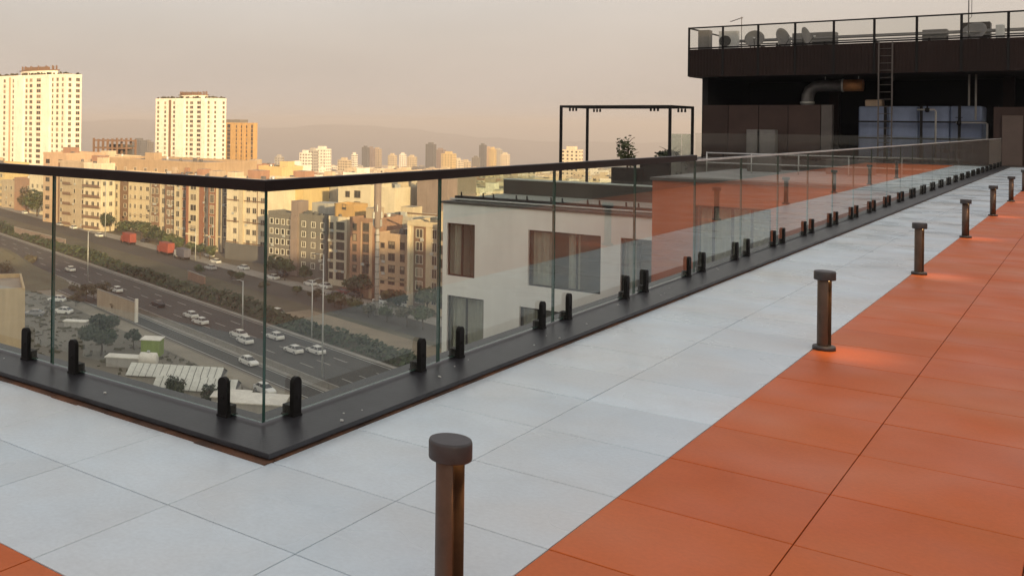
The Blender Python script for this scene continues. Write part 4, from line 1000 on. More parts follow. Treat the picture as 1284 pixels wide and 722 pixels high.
# --- mid field: flat-roofed blocks one behind another
rnd = random.Random(21)
kinds = [('cream', 'cream flat roofed block in the crowded hazy quarter behind the street'), ('pale', 'pale sunlit flat roofed block in the crowded hazy quarter behind the street'),
         ('beige', 'dull beige flat roofed block in the crowded hazy quarter behind the street'), ('brick', 'brownish flat roofed block in the crowded hazy quarter behind the street'),
         ('light_grey', 'light grey flat roofed block in the crowded hazy quarter behind the street'), ('white', 'white flat roofed block in the crowded hazy quarter behind the street')]
far = {}
def block_geometry(b, x, y, z, wd, dp, h, r, full=True):
    b.box(x, x+wd, y, y+dp, z-4, z+h, 0, 1)
    b.box(x, x+wd, y, y+0.25, z+h+0.001, z+h+0.8, 0); b.box(x+wd-0.25, x+wd, y+0.251, y+dp, z+h+0.001, z+h+0.8, 0)
    hx = x+r.uniform(0.1, 0.6)*wd; hy = y+r.uniform(0.2, 0.5)*dp
    b.box(hx, hx+wd*0.3, hy, hy+dp*0.35, z+h-0.01, z+h+r.uniform(2.2, 3.2), 0, 1)
    for k in range(r.randint(1, 4)):
        tx, ty = x+r.uniform(0.05, 0.9)*wd, y+r.uniform(0.05, 0.9)*dp; s_ = r.uniform(0.5, 1.2)
        b.box(tx, tx+s_*1.3, ty, ty+s_, z+h+0.01, z+h+s_*1.2, 3)
    nfl = max(2, int(h/3.2)); nc = max(2, int(wd/3.4))
    st = r.random()
    for j in range(nfl):
        zz = z+1.0+j*(h-1)/nfl
        for i in range(nc):
            if r.random() < 0.12: continue
            cx_ = x+(i+0.5)*wd/nc; ww = 0.55 if st < 0.5 else 0.95
            b.quad((cx_-ww, y-0.06, zz+0.6), (cx_+ww, y-0.06, zz+0.6), (cx_+ww, y-0.06, zz+2.0), (cx_-ww, y-0.06, zz+2.0), 2)
        if st > 0.3:
            for i in range(max(1, int(dp/5))):
                cy_ = y+(i+0.5)*dp/max(1, int(dp/5))
                b.quad((x+wd+0.06, cy_-0.6, zz+0.6), (x+wd+0.06, cy_+0.6, zz+0.6), (x+wd+0.06, cy_+0.6, zz+2.0), (x+wd+0.06, cy_-0.6, zz+2.0), 2)
MATS = lambda k: [WALLS[k], M['roof_felt'], M['city_glass'], M['grey_box']]
cnt = 0
Yc = 300
rows = []
yv = 290.0
while yv < 4200:
    step = 20 if yv < 900 else (32 if yv < 1800 else 58)
    xv = -0.0
    x_lo = Xat(-170, yv) - 20; x_hi = Xat(900, yv)
    xx = x_lo+rnd.uniform(0, 10)
    while xx < x_hi:
        wd = rnd.uniform(8, 18) if yv < 900 else rnd.uniform(12, 30)
        p = (xx+wd/2, yv); D = depth(p)
        if D > 345:
            k = rnd.choices(range(6), (26, 24, 20, 10, 12, 12))[0]
            h = rnd.uniform(7, 13.5) if rnd.random() < 0.92 else rnd.uniform(14, 19)
            dp = rnd.uniform(10, step-6)
            z = ground_z((xx, yv))
            # keep clear of the named towers
            clear = True
            for (tx, tD) in ((45, 467), (235, 562), (300, 640), (132, 470), (190, 345), (70, 385), (105, 400), (360, 420), (338, 400), (308, 430)):
                q = PD(tx, tD)
                if abs(q.x-xx-wd/2) < 30 and -12 < yv-q.y < 34: clear = False
            if clear:
                if D < 620 and cnt < 240 and CX+(p[0]*CT+p[1]*ST)/D*F > -25:
                    b = MB(); block_geometry(b, 0, 0, 0, wd, dp, h, rnd)
                    t = thing('city_block', ('tall ' if h > 12 else 'low ' if h < 9.5 else '')+('narrow ' if wd < 11 else 'wide ' if wd > 15 else '')+kinds[k][1], 'building', (xx, yv, z), 0, 'flat roofed blocks of the quarter behind the street')
                    o = b.build('body', MATS(kinds[k][0]), t); cnt += 1
                else:
                    b = far.setdefault(k, MB()); block_geometry(b, xx, yv, z, wd, dp, h, rnd)
        xx += wd + (rnd.uniform(1, 9) if rnd.random() < 0.8 else rnd.uniform(10, 25))
    yv += step
# one object for the far mass of the city, which nobody could count
vb = MB(); mats = []
for n_, (k, b) in enumerate(sorted(far.items())):
    off = len(vb.v); vb.v += b.v; vb.f += [tuple(i+off for i in f) for f in b.f]; vb.m += [m_+4*n_ for m_ in b.m]; vb.sm += b.sm; mats += MATS(kinds[k][0])
o = vb.build('distant_city', mats); o['kind'] = 'stuff'; o['label'] = 'hazy mass of far flat roofed city blocks'; o['category'] = 'city'

# --- far towers that stand out of the haze
for (x0, x1, yt, D, wl, lab) in (
        (376, 386, 192, 1050, 'white', 'left block of a white stepped tower group in the haze'), (386, 394, 189, 1075, 'light_grey', 'grey middle block of a white stepped tower group in the haze'), (394, 409, 187, 1100, 'white', 'right block of a white stepped tower group in the haze'),
        (454, 461, 185, 1900, 'slate', 'thin dark tower of a close pair in the haze'), (461, 468, 186, 1950, 'mauve', 'thin brown tower of a close pair in the haze'), (468, 476, 187, 2000, 'beige', 'thin beige tower right of a dark pair in the haze'),
        (441, 445, 194, 1400, 'white', 'very thin white tower in the haze'), (487, 495, 195, 1500, 'cream', 'stout cream tower in the haze left of a white one'), (501, 507, 194, 1600, 'white', 'white tower in the haze between two cream ones'), (511, 520, 197, 1500, 'cream', 'low cream tower in the haze right of a white one'),
        (534, 544, 181, 1700, 'slate', 'tallest dark grey tower in the haze'), (546, 556, 188, 1750, 'mauve', 'mauve slab right of the tallest dark tower'), (554, 568, 193, 1350, 'yellow', 'sunlit yellow tower beside the mauve slab'), (568, 578, 201, 1400, 'pale', 'low pale tower beside the sunlit yellow one'), (579, 588, 203, 1450, 'cream', 'small cream tower right of the low pale one'),
        (592, 600, 198, 1700, 'grey', 'short grey tower left of a dark slab'), (601, 608, 182, 1800, 'slate', 'slim dark slab beside a cream tower in the haze'), (609, 615, 186, 1820, 'peach', 'peach tower right of the slim dark slab'), (614, 620, 187, 1500, 'yellow', 'narrow bright yellow tower among grey ones'), (620, 628, 188, 1700, 'light_grey', 'grey tower right of the narrow yellow one'), (628, 637, 194, 1500, 'pale', 'pale square tower at the end of the far group'),
        (704, 726, 188, 900, 'pale', 'pale tower with many floors seen through the pergola'), (165, 177, 176, 1500, 'slate', 'dark glass tower left of the white crowned tower'), (180, 188, 178, 1550, 'grey', 'thin grey tower left of the white crowned tower'), (345, 352, 197, 1300, 'light_grey', 'thin pale grey tower right of the orange hotel'), (424, 436, 201, 1200, 'cream', 'low cream tower right of the white stepped group')):
    R = PD(x1, D); R.z = ground_z(R); X0 = Xat(x0, R.y); W = R.x-X0; H = Zat(x1, yt, depth(R))-R.z
    b = MB(); dp = max(8, W*0.6)
    b.box(0, W, 0, dp, -3, H, 0, 1); b.box(W*0.25, W*0.75, dp*0.2, dp*0.7, H-0.01, H+3, 0, 1)
    nfl = int(H/3.3); nc = max(2, int(W/3.6))
    t = thing('distant_tower', lab, 'tower', (X0, R.y, R.z)); b.build('wall', [WALLS[wl], M['roof_felt']], t)
    b = MB()
    for j in range(nfl):
        z = 1+j*(H-1)/nfl
        for i in range(nc):
            c = (i+0.5)*W/nc; b.quad((c-0.9, -0.08, z+0.5), (c+0.9, -0.08, z+0.5), (c+0.9, -0.08, z+2.1), (c-0.9, -0.08, z+2.1))
        for i in range(3):
            c = (i+0.5)*dp/3; b.quad((W+0.08, c-0.8, z+0.5), (W+0.08, c+0.8, z+0.5), (W+0.08, c+0.8, z+2.1), (W+0.08, c-0.8, z+2.1))
    o = b.build('window_rows', M['city_glass'], t); o['kind'] = 'stuff'

# --- telecom mast
p = PZ(472, 396, GZ); D = depth(p)
t = thing('telecom_mast', 'tall pale mast with a thick clad upper section among the peach blocks', 'mast', p)
zt = Zat(472, 226, D)-GZ; zm = Zat(472, 285, D)-GZ
b = MB(); b.lathe([(0.5, -0.5), (0.4, zm)], n=12); b.build('pole', WALLS['light_grey'], t)
b = MB(); b.lathe([(0.5, zm-0.3), (0.78, zm), (0.78, zt), (0.6, zt+0.2)], n=12); b.build('shroud', WALLS['mauve'], t)
for k in range(6):
    a = k*1.05; b = MB(); b.box(-0.18, 0.18, -0.12, 0.12, zm+0.3+(k % 3)*1.6, zm+1.7+(k % 3)*1.6)
    b.xform(Matrix.Rotation(a, 4, 'Z') @ Matrix.Translation((0.95, 0, 0))); b.build('antenna_panel', M['pale_metal'], t)
b = MB()
for k in range(12): b.lathe([(0.58, k*zm/12), (0.58, k*zm/12+0.12)], n=10)
b.build('collar_rings', M['grey_box'], t)
# --- tall street lamps
def lamp(x, y, top, label, arm=1):
    p = PZ(x, y, GZ); D = depth(p); h = Zat(x, top, D)-GZ
    t = thing('street_lamp', label, 'street lamp', p, ROAD_ANG+math.pi/2, 'lamps along the motorway')
    b = MB(); b.lathe([(0.16, -0.2), (0.09, h)], n=8); b.build('pole', M['pale_metal'], t)
    b = MB(); b.tube([(0, 0, h-0.1), (arm*0.8, 0, h+0.25), (arm*1.9, 0, h+0.35)], 0.05, 6); b.build('arm', M['pale_metal'], t)
    b = MB(); b.box(arm*1.6, arm*2.4, -0.14, 0.14, h+0.28, h+0.40); b.build('lamp_head', M['grey_box'], t)
lamp(404, 474, 320, 'tall slim lamp post standing on the median of the motorway')
lamp(391, 424, 352, 'shorter lamp post on the green verge beside the tall one', -1)
lamp(304, 418, 352, 'lamp post on the motorway verge near two cars close together')
lamp(110, 352, 290, 'lamp post at the bend of the motorway near the dirt lot', -1)
lamp(132, 297, 222, 'lamp post before the pale yellow corner block')
lamp(245, 327, 288, 'lamp post before the yellow corner block with red brown piers')

# ------------------------------------------------------------------ cars and lorries
def paint(name, c, rough=0.3): return mat('car_'+name, c, rough, vary=0.06, scale=1.0, spec=0.6)
CP = {'white': paint('white', (0.72, 0.71, 0.68)), 'silver': paint('silver', (0.42, 0.42, 0.42)), 'black': paint('black', (0.03, 0.03, 0.033)), 'grey': paint('grey', (0.16, 0.16, 0.17)), 'maroon': paint('maroon', (0.16, 0.03, 0.03))}
M['tyre'] = mat('tyre', (0.02, 0.02, 0.02), 0.9); M['rim'] = mat('rim', (0.4, 0.4, 0.4), 0.4)
M['head'] = mat('head_lamp', (0.8, 0.8, 0.75), 0.2); M['tail'] = mat('tail_lamp', (0.35, 0.02, 0.02), 0.3)
def car_meshes():
    L = 2.2; w_ = 0.86
    b = MB()      # lower body lofted from cross-sections: (x, half width, z sill, z shoulder)
    secs = [(-2.2, 0.70, 0.42, 0.82), (-2.05, 0.82, 0.27, 0.92), (-1.5, 0.86, 0.22, 0.95), (0.9, 0.86, 0.22, 0.92), (1.6, 0.84, 0.22, 0.84), (2.08, 0.78, 0.27, 0.72), (2.2, 0.66, 0.40, 0.62)]
    for (x, h, z0, z1) in secs:
        b.v += [(x, -h, z0), (x, -h*1.0, (z0+z1)/2+0.08), (x, -h*0.92, z1), (x, h*0.92, z1), (x, h, (z0+z1)/2+0.08), (x, h, z0)]
    for k in range(len(secs)-1):
        for j in range(6):
            a, c = k*6+j, k*6+(j+1) % 6
            b.f.append((a, c, c+6, a+6)); b.m.append(0); b.sm.append(False)
    b.f.append((5, 4, 3, 2, 1, 0)); b.m.append(0); b.sm.append(False)
    e = (len(secs)-1)*6; b.f.append(tuple(e+j for j in range(6))); b.m.append(0); b.sm.append(False)
    # pillars and roof
    b.prism([(-1.15, -0.56), (0.28, -0.56), (0.28, 0.56), (-1.15, 0.56)], 1.36, 1.44)
    for (x0, x1, xt0, xt1) in ((-1.85, -1.75, -1.15, -1.05), (0.95, 1.03, 0.20, 0.28), (-0.45, -0.37, -0.45, -0.37)):
        for s in (-1, 1):
            b.quad((x0, s*0.775, 0.92), (x1, s*0.775, 0.92), (xt1, s*0.575, 1.37), (xt0, s*0.575, 1.37))
    body = b
    b = MB()
    lo = [(-1.85, -0.76), (1.02, -0.76), (1.02, 0.76), (-1.85, 0.76)]; hi = [(-1.13, -0.56), (0.26, -0.56), (0.26, 0.56), (-1.13, 0.56)]
    for k in range(4):
        n = (k+1) % 4; b.quad((*lo[k], 0.90), (*lo[n], 0.90), (*hi[n], 1.365), (*hi[k], 1.365))
    glass = b.mesh('window_band', M['dark_glass'])
    b = MB(); b.tube([(0, -0.1, 0), (0, 0.1, 0)], 0.31, 14); tyre = b.mesh('wheel', M['tyre'])
    b = MB(); b.tube([(0, -0.108, 0), (0, 0.108, 0)], 0.19, 10); rim = b.mesh('rim', M['rim'])
    b = MB(); b.box(2.1, 2.19, -0.14, 0.14, 0.58, 0.68); head = b.mesh('headlight', M['head'])
    b = MB(); b.box(-2.19, -2.1, -0.13, 0.13, 0.68, 0.82); tail = b.mesh('tail_light', M['tail'])
    return body, glass, tyre, rim, head, tail
CB, CG, CTY, CRI, CHE, CTA = car_meshes()
CBODY = {k: CB.mesh('body', v) for k, v in CP.items()}
def car(x, y, colour, label, ang=0.0, group=None, z=0.06):
    p = PZ(x, y, GZ+z)
    t = thing('car', label, 'car', p, ROAD_ANG+math.radians(ang), group)
    link('body', CBODY[colour], t); link('window_band', CG, t)
    for sx_ in (-1.35, 1.35):
        for sy_ in (-0.78, 0.78):
            wl_ = link('wheel', CTY, t, (sx_, sy_, 0.31)); link('rim', CRI, wl_)
    for sy_ in (-0.52, 0.52): link('headlight', CHE, t, (0, sy_, 0)); link('tail_light', CTA, t, (0, sy_, 0))
mg = 'cars driving on the motorway'
car(88, 340, 'white', 'white car on the motorway at the bend, ahead of all the others', 0, mg)
car(146, 366, 'white', 'white car on the motorway above the beige wall end', 0, mg)
car(198, 384, 'black', 'black car on the motorway ahead of two white cars', 0, mg)
car(239, 398, 'white', 'white car on the motorway, front one of two behind the black car', 0, mg)
car(251, 406, 'white', 'white car on the motorway, rear one of two behind the black car', 4, mg)
car(299, 422, 'white', 'white car on the motorway, front one of a pair nearly touching', 2, mg)
car(307, 430, 'white', 'white car on the motorway, rear one of a pair nearly touching', -3, mg)
car(345, 425, 'white', 'white car on the motorway nearest the hedge', 0, mg)
car(368, 442, 'white', 'white car on the motorway abreast of another white car', 0, mg)
car(396, 443, 'white', 'white car on the motorway beside the green verge, last in line', 0, mg)
car(312, 457, 'white', 'white car alone on the slip road below the median', 180, 'cars on the slip road')
car(332, 492, 'white', 'white car on the slip road at the glass corner', 180, 'cars on the slip road')
lg = 'cars parked on the dirt lot'
car(72, 378, 'white', 'white car on the dirt lot, farther of two', 40, lg, 0.02)
car(79, 393, 'white', 'long white car on the dirt lot, nearer of two', 35, lg, 0.02)
car(42, 396, 'grey', 'grey car on the dirt lot next to the tan building', 60, lg, 0.02)
pg_ = 'cars parked along the side road'
for (x, y, cname, lab) in ((31, 268, 'white', 'white car before the brown brick house'), (60, 275, 'white', 'white car before the cream house with three windows'), (75, 283, 'silver', 'silver car before the grey beige balcony block'), (92, 287, 'white', 'white car before the pale yellow corner block'),
                    (124, 297, 'white', 'white car parked ahead of the first red lorry'), (181, 304, 'black', 'black car between the two red lorries'), (262, 322, 'white', 'white car before the yellow corner block with piers'), (270, 330, 'white', 'white car before the dark glazed block'),
                    (305, 338, 'white', 'white car before the black ground storey'), (264, 338, 'silver', 'silver car on the near side of the side road'), (342, 350, 'white', 'white car at the left corner of the grey stone hall'), (353, 346, 'black', 'black car before the grey stone hall'),
                    (389, 358, 'white', 'white car at the right of the grey stone hall, left of two'), (407, 361, 'white', 'white car at the right of the grey stone hall, right of two'), (430, 368, 'maroon', 'dark red car before the slanted bay block'), (445, 372, 'black', 'black car before the orange brown block'), (477, 380, 'white', 'white car at the foot of the tall mast'), (420, 372, 'grey', 'grey car on the near side opposite the orange brown block'), (505, 384, 'white', 'white car before the peach block')):
    car(x, y, cname, lab, random.uniform(-4, 4), pg_)
car(346, 394, 'white', 'white car on the dirt path between verge and side road', 5)
def lorry(x, y, body_c, cab_c, label, L=6.0, Hh=2.9, ang=0, name='lorry', z=0.06):
    p = PZ(x, y, GZ+z); t = thing(name, label, 'lorry', p, ROAD_ANG+math.radians(ang))
    bm_ = mat('lorry_'+name+str(x), body_c, 0.6, vary=0.15, scale=0.7, streak=0.15); cm_ = mat('cab_'+str(x), cab_c, 0.4)
    b = MB(); b.box(-L/2, L/2, -1.2, 1.2, 0.85, 0.85+Hh)
    for k in range(int(L/0.6)): 
        xx = -L/2+0.3+k*0.6
        b.box(xx-0.05, xx+0.05, -1.24, -1.201, 0.9, 0.8+Hh); b.box(xx-0.05, xx+0.05, 1.201, 1.24, 0.9, 0.8+Hh)
    b.build('cargo_box', bm_, t)
    b = MB(); b.box(L/2+0.15, L/2+1.9, -1.1, 1.1, 0.5, 1.5); b.prism([(L/2+0.15, -1.05), (L/2+1.7, -1.05), (L/2+1.7, 1.05), (L/2+0.15, 1.05)], 1.501, 2.5); b.build('cab', cm_, t, bevel=0.08)
    b = MB(); b.box(L/2+1.701, L/2+1.74, -0.95, 0.95, 1.6, 2.3); b.build('windscreen', M['dark_glass'], t)
    b = MB(); b.box(-L/2, L/2+1.8, -0.5, 0.5, 0.5, 0.84); b.build('chassis', M['black_metal'], t)
    for xx in (-L/2+0.9, -L/2+2.0, L/2+1.0):
        for s in (-1, 1):
            b = MB(); b.tube([(xx, s*0.85, 0.5), (xx, s*1.15, 0.5)], 0.5, 14); b.build('wheel', M['tyre'], t)
lorry(162, 306, (0.27, 0.06, 0.045), (0.3, 0.09, 0.06), 'red box lorry parked by the street trees, ahead of the other red one')
lorry(209, 319, (0.29, 0.065, 0.045), (0.3, 0.09, 0.06), 'red box lorry parked directly ahead of the dark blue lorry')
lorry(230, 325, (0.10, 0.10, 0.14), (0.4, 0.4, 0.42), 'dark blue and white lorry parked behind a red lorry', 5.0, 2.4)

# ------------------------------------------------------------------ the dirt lot this side of the motorway
# tan building cut by the left edge
R = PD(34, 112); R.z = GZ; H = Zat(34, 361, 112)-GZ; W, dp = 17.0, 11.0
t = thing('tan_block', 'plain tan block in the near ground cut by the left edge', 'building', R, math.radians(57))
b = MB(); b.box(-W, 0, 0, dp, -1, H-0.5, 0, 1); b.build('wall', [wall('sun_warmed_tan', (0.58, 0.44, 0.26)), M['roof_felt']], t)  # sunlit warmth put into the wall colour, since the block stands in shade
b = MB(); b.box(-W, 0, 0, 0.25, H-0.499, H); b.box(-W, 0, dp-0.25, dp, H-0.499, H); b.box(-W, -W+0.25, 0.251, dp-0.251, H-0.499, H); b.box(-0.25, 0, 0.251, dp-0.251, H-0.499, H); b.build('parapet', WALLS['sun_warmed_tan'], t)
for k in range(4):
    for u in (-12.5, -8.5): link('window', window_mesh(1.4, 1.5, 'city_frame_dark'), t, (u, -0.003, 3+k*3.4))
b = MB(); b.box(-W*0.7, -W*0.45, 4, 8, H-0.51, H+2.2); b.build('roof_hut', WALLS['beige'], t)
# beige boundary wall with a white post
p0, p1 = PZ(122, 385, GZ), PZ(170, 404, GZ)
ang = math.atan2(p1.y-p0.y, p1.x-p0.x); L = (p1-p0).length
t = thing('boundary_wall', 'beige boundary wall with a white end post beside the motorway', 'wall', p0, ang)
for k in range(5):
    b = MB(); b.box(k*L/5+0.02, (k+1)*L/5-0.02, -0.12, 0.12, -0.2, 4.0); b.build('wall_panel', WALLS['beige'], t)
b = MB(); b.box(-0.1, L+0.1, -0.18, 0.18, 4.001, 4.15); b.build('coping', M['concrete'], t)
b = MB(); b.box(L+0.05, L+0.6, -0.28, 0.28, -0.2, 4.9); b.build('end_post', WALLS['white'], t)
# ribbed white roof sheds
pA = PZ(232, 497, GZ)
def shed(px, py, L, Wd, label, ang):
    p = PZ(px, py, GZ); t = thing('ribbed_shed', label, 'shed', p, ang, 'ribbed white sheds on the lot')
    h0, h1 = 2.4, 3.5
    rm = wall('shed_roof', (0.66, 0.66, 0.60))
    b = MB(); b.box(-L/2+0.1, L/2-0.1, -Wd/2+0.1, Wd/2-0.1, -0.2, h0-0.05); b.build('wall', WALLS['light_grey'], t)
    n = int(L/1.05)
    for k in range(n):
        x0, x1 = -L/2+k*L/n+0.055, -L/2+(k+1)*L/n-0.055
        for s in (-1, 1):
            b = MB(); b.quad((x0, s*(Wd/2+0.3), h0-0.1), (x1, s*(Wd/2+0.3), h0-0.1), (x1, 0, h1), (x0, 0, h1)); 
            b.quad((x0, s*(Wd/2+0.3), h0-0.02), (x1, s*(Wd/2+0.3), h0-0.02), (x1, 0, h1+0.08), (x0, 0, h1+0.08))
            b.build('roof_panel', rm, t)
    b = MB()
    for s in (-1, 1):
        b.quad((-L/2, s*(Wd/2+0.25), h0-0.16), (L/2, s*(Wd/2+0.25), h0-0.16), (L/2, 0, h1-0.06), (-L/2, 0, h1-0.06))
    for e in (-L/2+0.1, L/2-0.1): b.tri((e, -Wd/2, h0-0.2), (e, Wd/2, h0-0.2), (e, 0, h1-0.1))
    b.build('roof_frame', WALLS['slate'], t)
SA = ROAD_ANG+math.radians(48)
shed(222, 486, 15, 5.6, 'white ribbed roof shed beside the green cabin', SA)
shed(247, 503, 12.5, 5.2, 'white ribbed roof shed nearer the glass, behind the other shed', SA)
# green cabin, white tank
p = PZ(191, 447, GZ)
t = thing('green_cabin', 'bright green box cabin on the dirt lot', 'cabin', p, SA)
gm = wall('green_paint', (0.22, 0.30, 0.06))
b = MB(); b.box(-1.7, 1.7, -1.5, 1.5, 0.3, 3.2); b.build('body', gm, t, bevel=0.05)
b = MB(); b.box(-1.85, 1.85, -1.65, 1.65, 3.201, 3.32); b.build('roof', WALLS['white'], t)
b = MB(); b.box(-0.5, 0.5, -1.56, -1.501, 0.35, 2.4); b.build('door', M['grey_box'], t)
b = MB(); b.box(-1.6, 1.6, -1.4, 1.4, 0, 0.3); b.build('plinth', M['concrete'], t)
p = PZ(186, 461, GZ)
t = thing('storage_tank', 'rounded white storage tank beside the green cabin', 'tank', p, SA)
b = MB(); b.tube([(-1.6, 0, 1.5), (-1.35, 0, 1.5), (1.35, 0, 1.5), (1.6, 0, 1.5)], [0.7, 1.1, 1.1, 0.7], 18); b.build('shell', WALLS['white'], t)
for x in (-0.9, 0.9):
    b = MB(); b.box(x-0.15, x+0.15, -0.8, 0.8, -0.1, 0.9); b.build('cradle', M['concrete'], t)
b = MB(); b.lathe([(0.25, 2.5), (0.25, 2.8), (0.3, 2.81), (0.3, 2.88)], n=12); b.build('manhole', M['pale_metal'], t)
for (x, y, L, wd, hh, lab) in ((160, 459, 7, 2.2, 1.6, 'long pale flat roofed store left of the white tank'), (318, 527, 9, 5, 3.0, 'white flat roofed store by the glass corner'), (290, 517, 5, 4, 2.6, 'small pale hut between sheds and the glass corner'), (95, 410, 4.5, 1.6, 1.2, 'low white trailer on the dirt lot near the big tree')):
    p = PZ(x, y, GZ); t = thing('store_hut', lab, 'hut', p, SA)
    b = MB(); b.box(-L/2, L/2, -wd/2, wd/2, -0.2, hh); b.build('wall', WALLS['light_grey'], t)
    b = MB(); b.box(-L/2-0.2, L/2+0.2, -wd/2-0.2, wd/2+0.2, hh+0.001, hh+0.16); b.build('roof', WALLS['white'], t)
    b = MB(); b.box(-0.45, 0.45, -wd/2-0.04, -wd/2-0.001, 0, min(2.0, hh*0.85)); b.build('door', M['grey_box'], t)

bk = MB()
def bank_z(s_, c_):
    f = min(1, max(0, (s_-222)/50)); f = f*f*(3-2*f)
    if c_ < 84: g_ = max(0, (c_-58)/26)
    else: g_ = max(0, 1-(c_-84)/9)
    g_ = g_*g_*(3-2*g_)
    return -0.05+f*g_*(5.6+0.5*math.sin(s_*0.13)+0.4*math.sin(c_*0.7))
for i in range(40):
    for j in range(20):
        q = []
        for (a, c_) in ((i+1, j), (i, j), (i, j+1), (i+1, j+1)):
            S = 215+a*5.5; Cc = 57+c_*1.85; q.append(road(S, Cc, bank_z(S, Cc)))
        bk.quad(*q); bk.sm[-1] = True
struct(bk.build('dirt_bank', mat('dirt_bank', (0.15, 0.13, 0.09), 0.95, vary=0.3, scale=0.12, c2=(0.11, 0.10, 0.06))))
def verge_wall(x0, y0, x1, y1, h, wk, lab, n):
    p0, p1 = PZ(x0, y0, GZ), PZ(x1, y1, GZ); L = (p1-p0).length
    t = thing('low_wall', lab, 'wall', p0, math.atan2(p1.y-p0.y, p1.x-p0.x))
    for k in range(n):
        b = MB(); b.box(k*L/n+0.03, (k+1)*L/n-0.03, -0.15, 0.15, -0.3, h); b.build('wall_panel', WALLS[wk], t)
    b = MB(); b.box(-0.1, L+0.1, -0.2, 0.2, h+0.001, h+0.15); b.build('coping', M['concrete'], t)
verge_wall(18, 296, 82, 313, 3.2, 'mauve', 'long low dull pink wall on the verge at the bend', 8)
verge_wall(236, 350, 257, 358, 2.2, 'brick', 'short brick wall with a pale top on the dirt bank', 3)

# ------------------------------------------------------------------ trees and shrubs
def gtree(x, y, h, rx, lab, lf='leaf', n=1000, size=0.42, seed=1, group=None, z=0.0):
    p = PZ(x, y, GZ+z); tree('tree', lab, p, h, rx, h*0.36, M[lf], seed, n, size, group)
gtree(127, 446, 7.4, 4.3, 'big round tree on the dirt lot before the beige wall', 'leaf_dark', 5200, 0.33, 11)
gtree(167, 437, 4.2, 1.7, 'small dark tree beside the green cabin', 'leaf_dark', 700, 0.25, 12)
gtree(222, 511, 5.2, 2.2, 'small tree growing between the ribbed sheds', 'leaf_dark', 900, 0.25, 13)
gtree(262, 514, 4.0, 1.5, 'low tree at the end of the ribbed sheds', 'leaf_dark', 600, 0.22, 14)
gtree(33, 268, 12, 5.5, 'broad dusty tree before the brown brick house', 'leaf_dry', 1000, 0.6, 15)
gtree(46, 272, 12, 6.2, 'broad green tree before the cream house', 'leaf', 1200, 0.6, 16)
STT = ['at the right foot of the pale yellow corner block', 'before the pale yellow corner block', 'before the narrow white block with a brown strip', 'before the wide cream block, left one', 'before the wide cream block, right one', 'between the wide cream block and the brown glass bay',
       'before the tall brown glass bay', 'before the brown block with paired windows', 'before the cream block with one window column', 'right of the lamp before the yellow corner block', 'before the dark glazed block', 'left of the lamp before the yellow corner block', 'before the grey stone hall, left of two', 'before the grey stone hall, right of two',
       'at the right end of the grey stone hall', 'before the orange brown block, right one', 'before the orange brown block, left one', 'just right of the tall mast', 'before the peach block', 'before the ornate cornice block']
for k, (x, y, h, rx) in enumerate(((138, 292, 8, 4.5), (131, 290, 6, 3), (158, 300, 7, 4.2), (168, 301, 7.5, 4.4), (178, 302, 7, 4.2), (188, 304, 6, 3.6), (200, 309, 6.5, 4), (210, 311, 5.5, 3.4), (222, 316, 5, 2.8), (251, 325, 5.5, 2.6), (263, 327, 5, 2.4), (241, 320, 4.5, 2.2), (347, 350, 6.5, 3.4), (357, 352, 6, 3.2), (382, 357, 5, 2.0), (452, 376, 6.5, 3.4), (441, 372, 5, 2.6), (487, 386, 4.5, 2.2), (500, 390, 5, 2.6), (536, 398, 7, 3.6))):
    gtree(x, y, h, rx, 'dusty street tree '+STT[k], 'leaf' if k % 3 else 'leaf_dark', 600, 0.45, 40+k, 'street trees along the building fronts')
for k, (x, y, h, rx) in enumerate(((250, 344, 3, 1.8), (290, 350, 2.6, 1.6), (300, 354, 2.8, 1.8), (332, 366, 2.5, 1.6), (372, 370, 2.6, 1.8), (396, 378, 3.2, 2.2), (420, 385, 3.6, 2.6), (428, 389, 3, 2), (445, 391, 3.4, 2.4), (462, 398, 3, 2), (485, 404, 4, 2.4), (510, 410, 5, 3.2), (530, 414, 5.5, 3.4))):
    gtree(x, y, h, rx, 'dusty shrub on the bank between side road and dirt path', 'leaf_dry' if k % 2 else 'leaf', 420, 0.35, 70+k, 'shrubs on the roadside bank')
for k, (x, y, h, rx) in enumerate(((8, 352, 5, 3), (20, 345, 4.5, 2.6), (38, 336, 4, 2.2), (98, 372, 3.5, 2.4), (108, 378, 4, 3), (118, 376, 4, 3), (130, 374, 4, 2.6), (95, 384, 3, 2.2), (150, 392, 3, 2))):
    gtree(x, y, h, rx, 'dry bush on the bare slope of the dirt lot', 'leaf_dry', 420, 0.32, 90+k, 'dry bushes on the dirt lot')
# the long hedge on the motorway bank reads as one mass
hb = MB(); hr = random.Random(5)
for k in range(15000):
    s = hr.uniform(-60, 400); c = 108.6+5.2*hr.random()
    base = 1.5+0.8*math.sin(s*0.11)*math.sin(s*0.037+1)+0.4*math.sin(s*0.61+c)
    prof = max(0.15, 1-((c-111.2)/3.0)**2)
    p = road(s, c, max(0.1, (base+0.8)*prof*(0.55+0.55*hr.random())))
    n_ = Vector((hr.gauss(0, .6), hr.gauss(0, .6)-0.4, 0.8)).normalized(); a = n_.orthogonal().normalized(); b2 = n_.cross(a); sz = hr.uniform(0.28, 0.6)
    hb.quad(p-a*sz, p-b2*sz*0.7, p+a*sz, p+b2*sz*0.7, 0 if math.sin(s*0.07)+hr.gauss(0, .7) < 1.2 else 1)
o = hb.build('motorway_hedge', [M['leaf_dark'], M['leaf']]); o['kind'] = 'stuff'; o['label'] = 'long dark green hedge on the bank beside the motorway'; o['category'] = 'hedge'
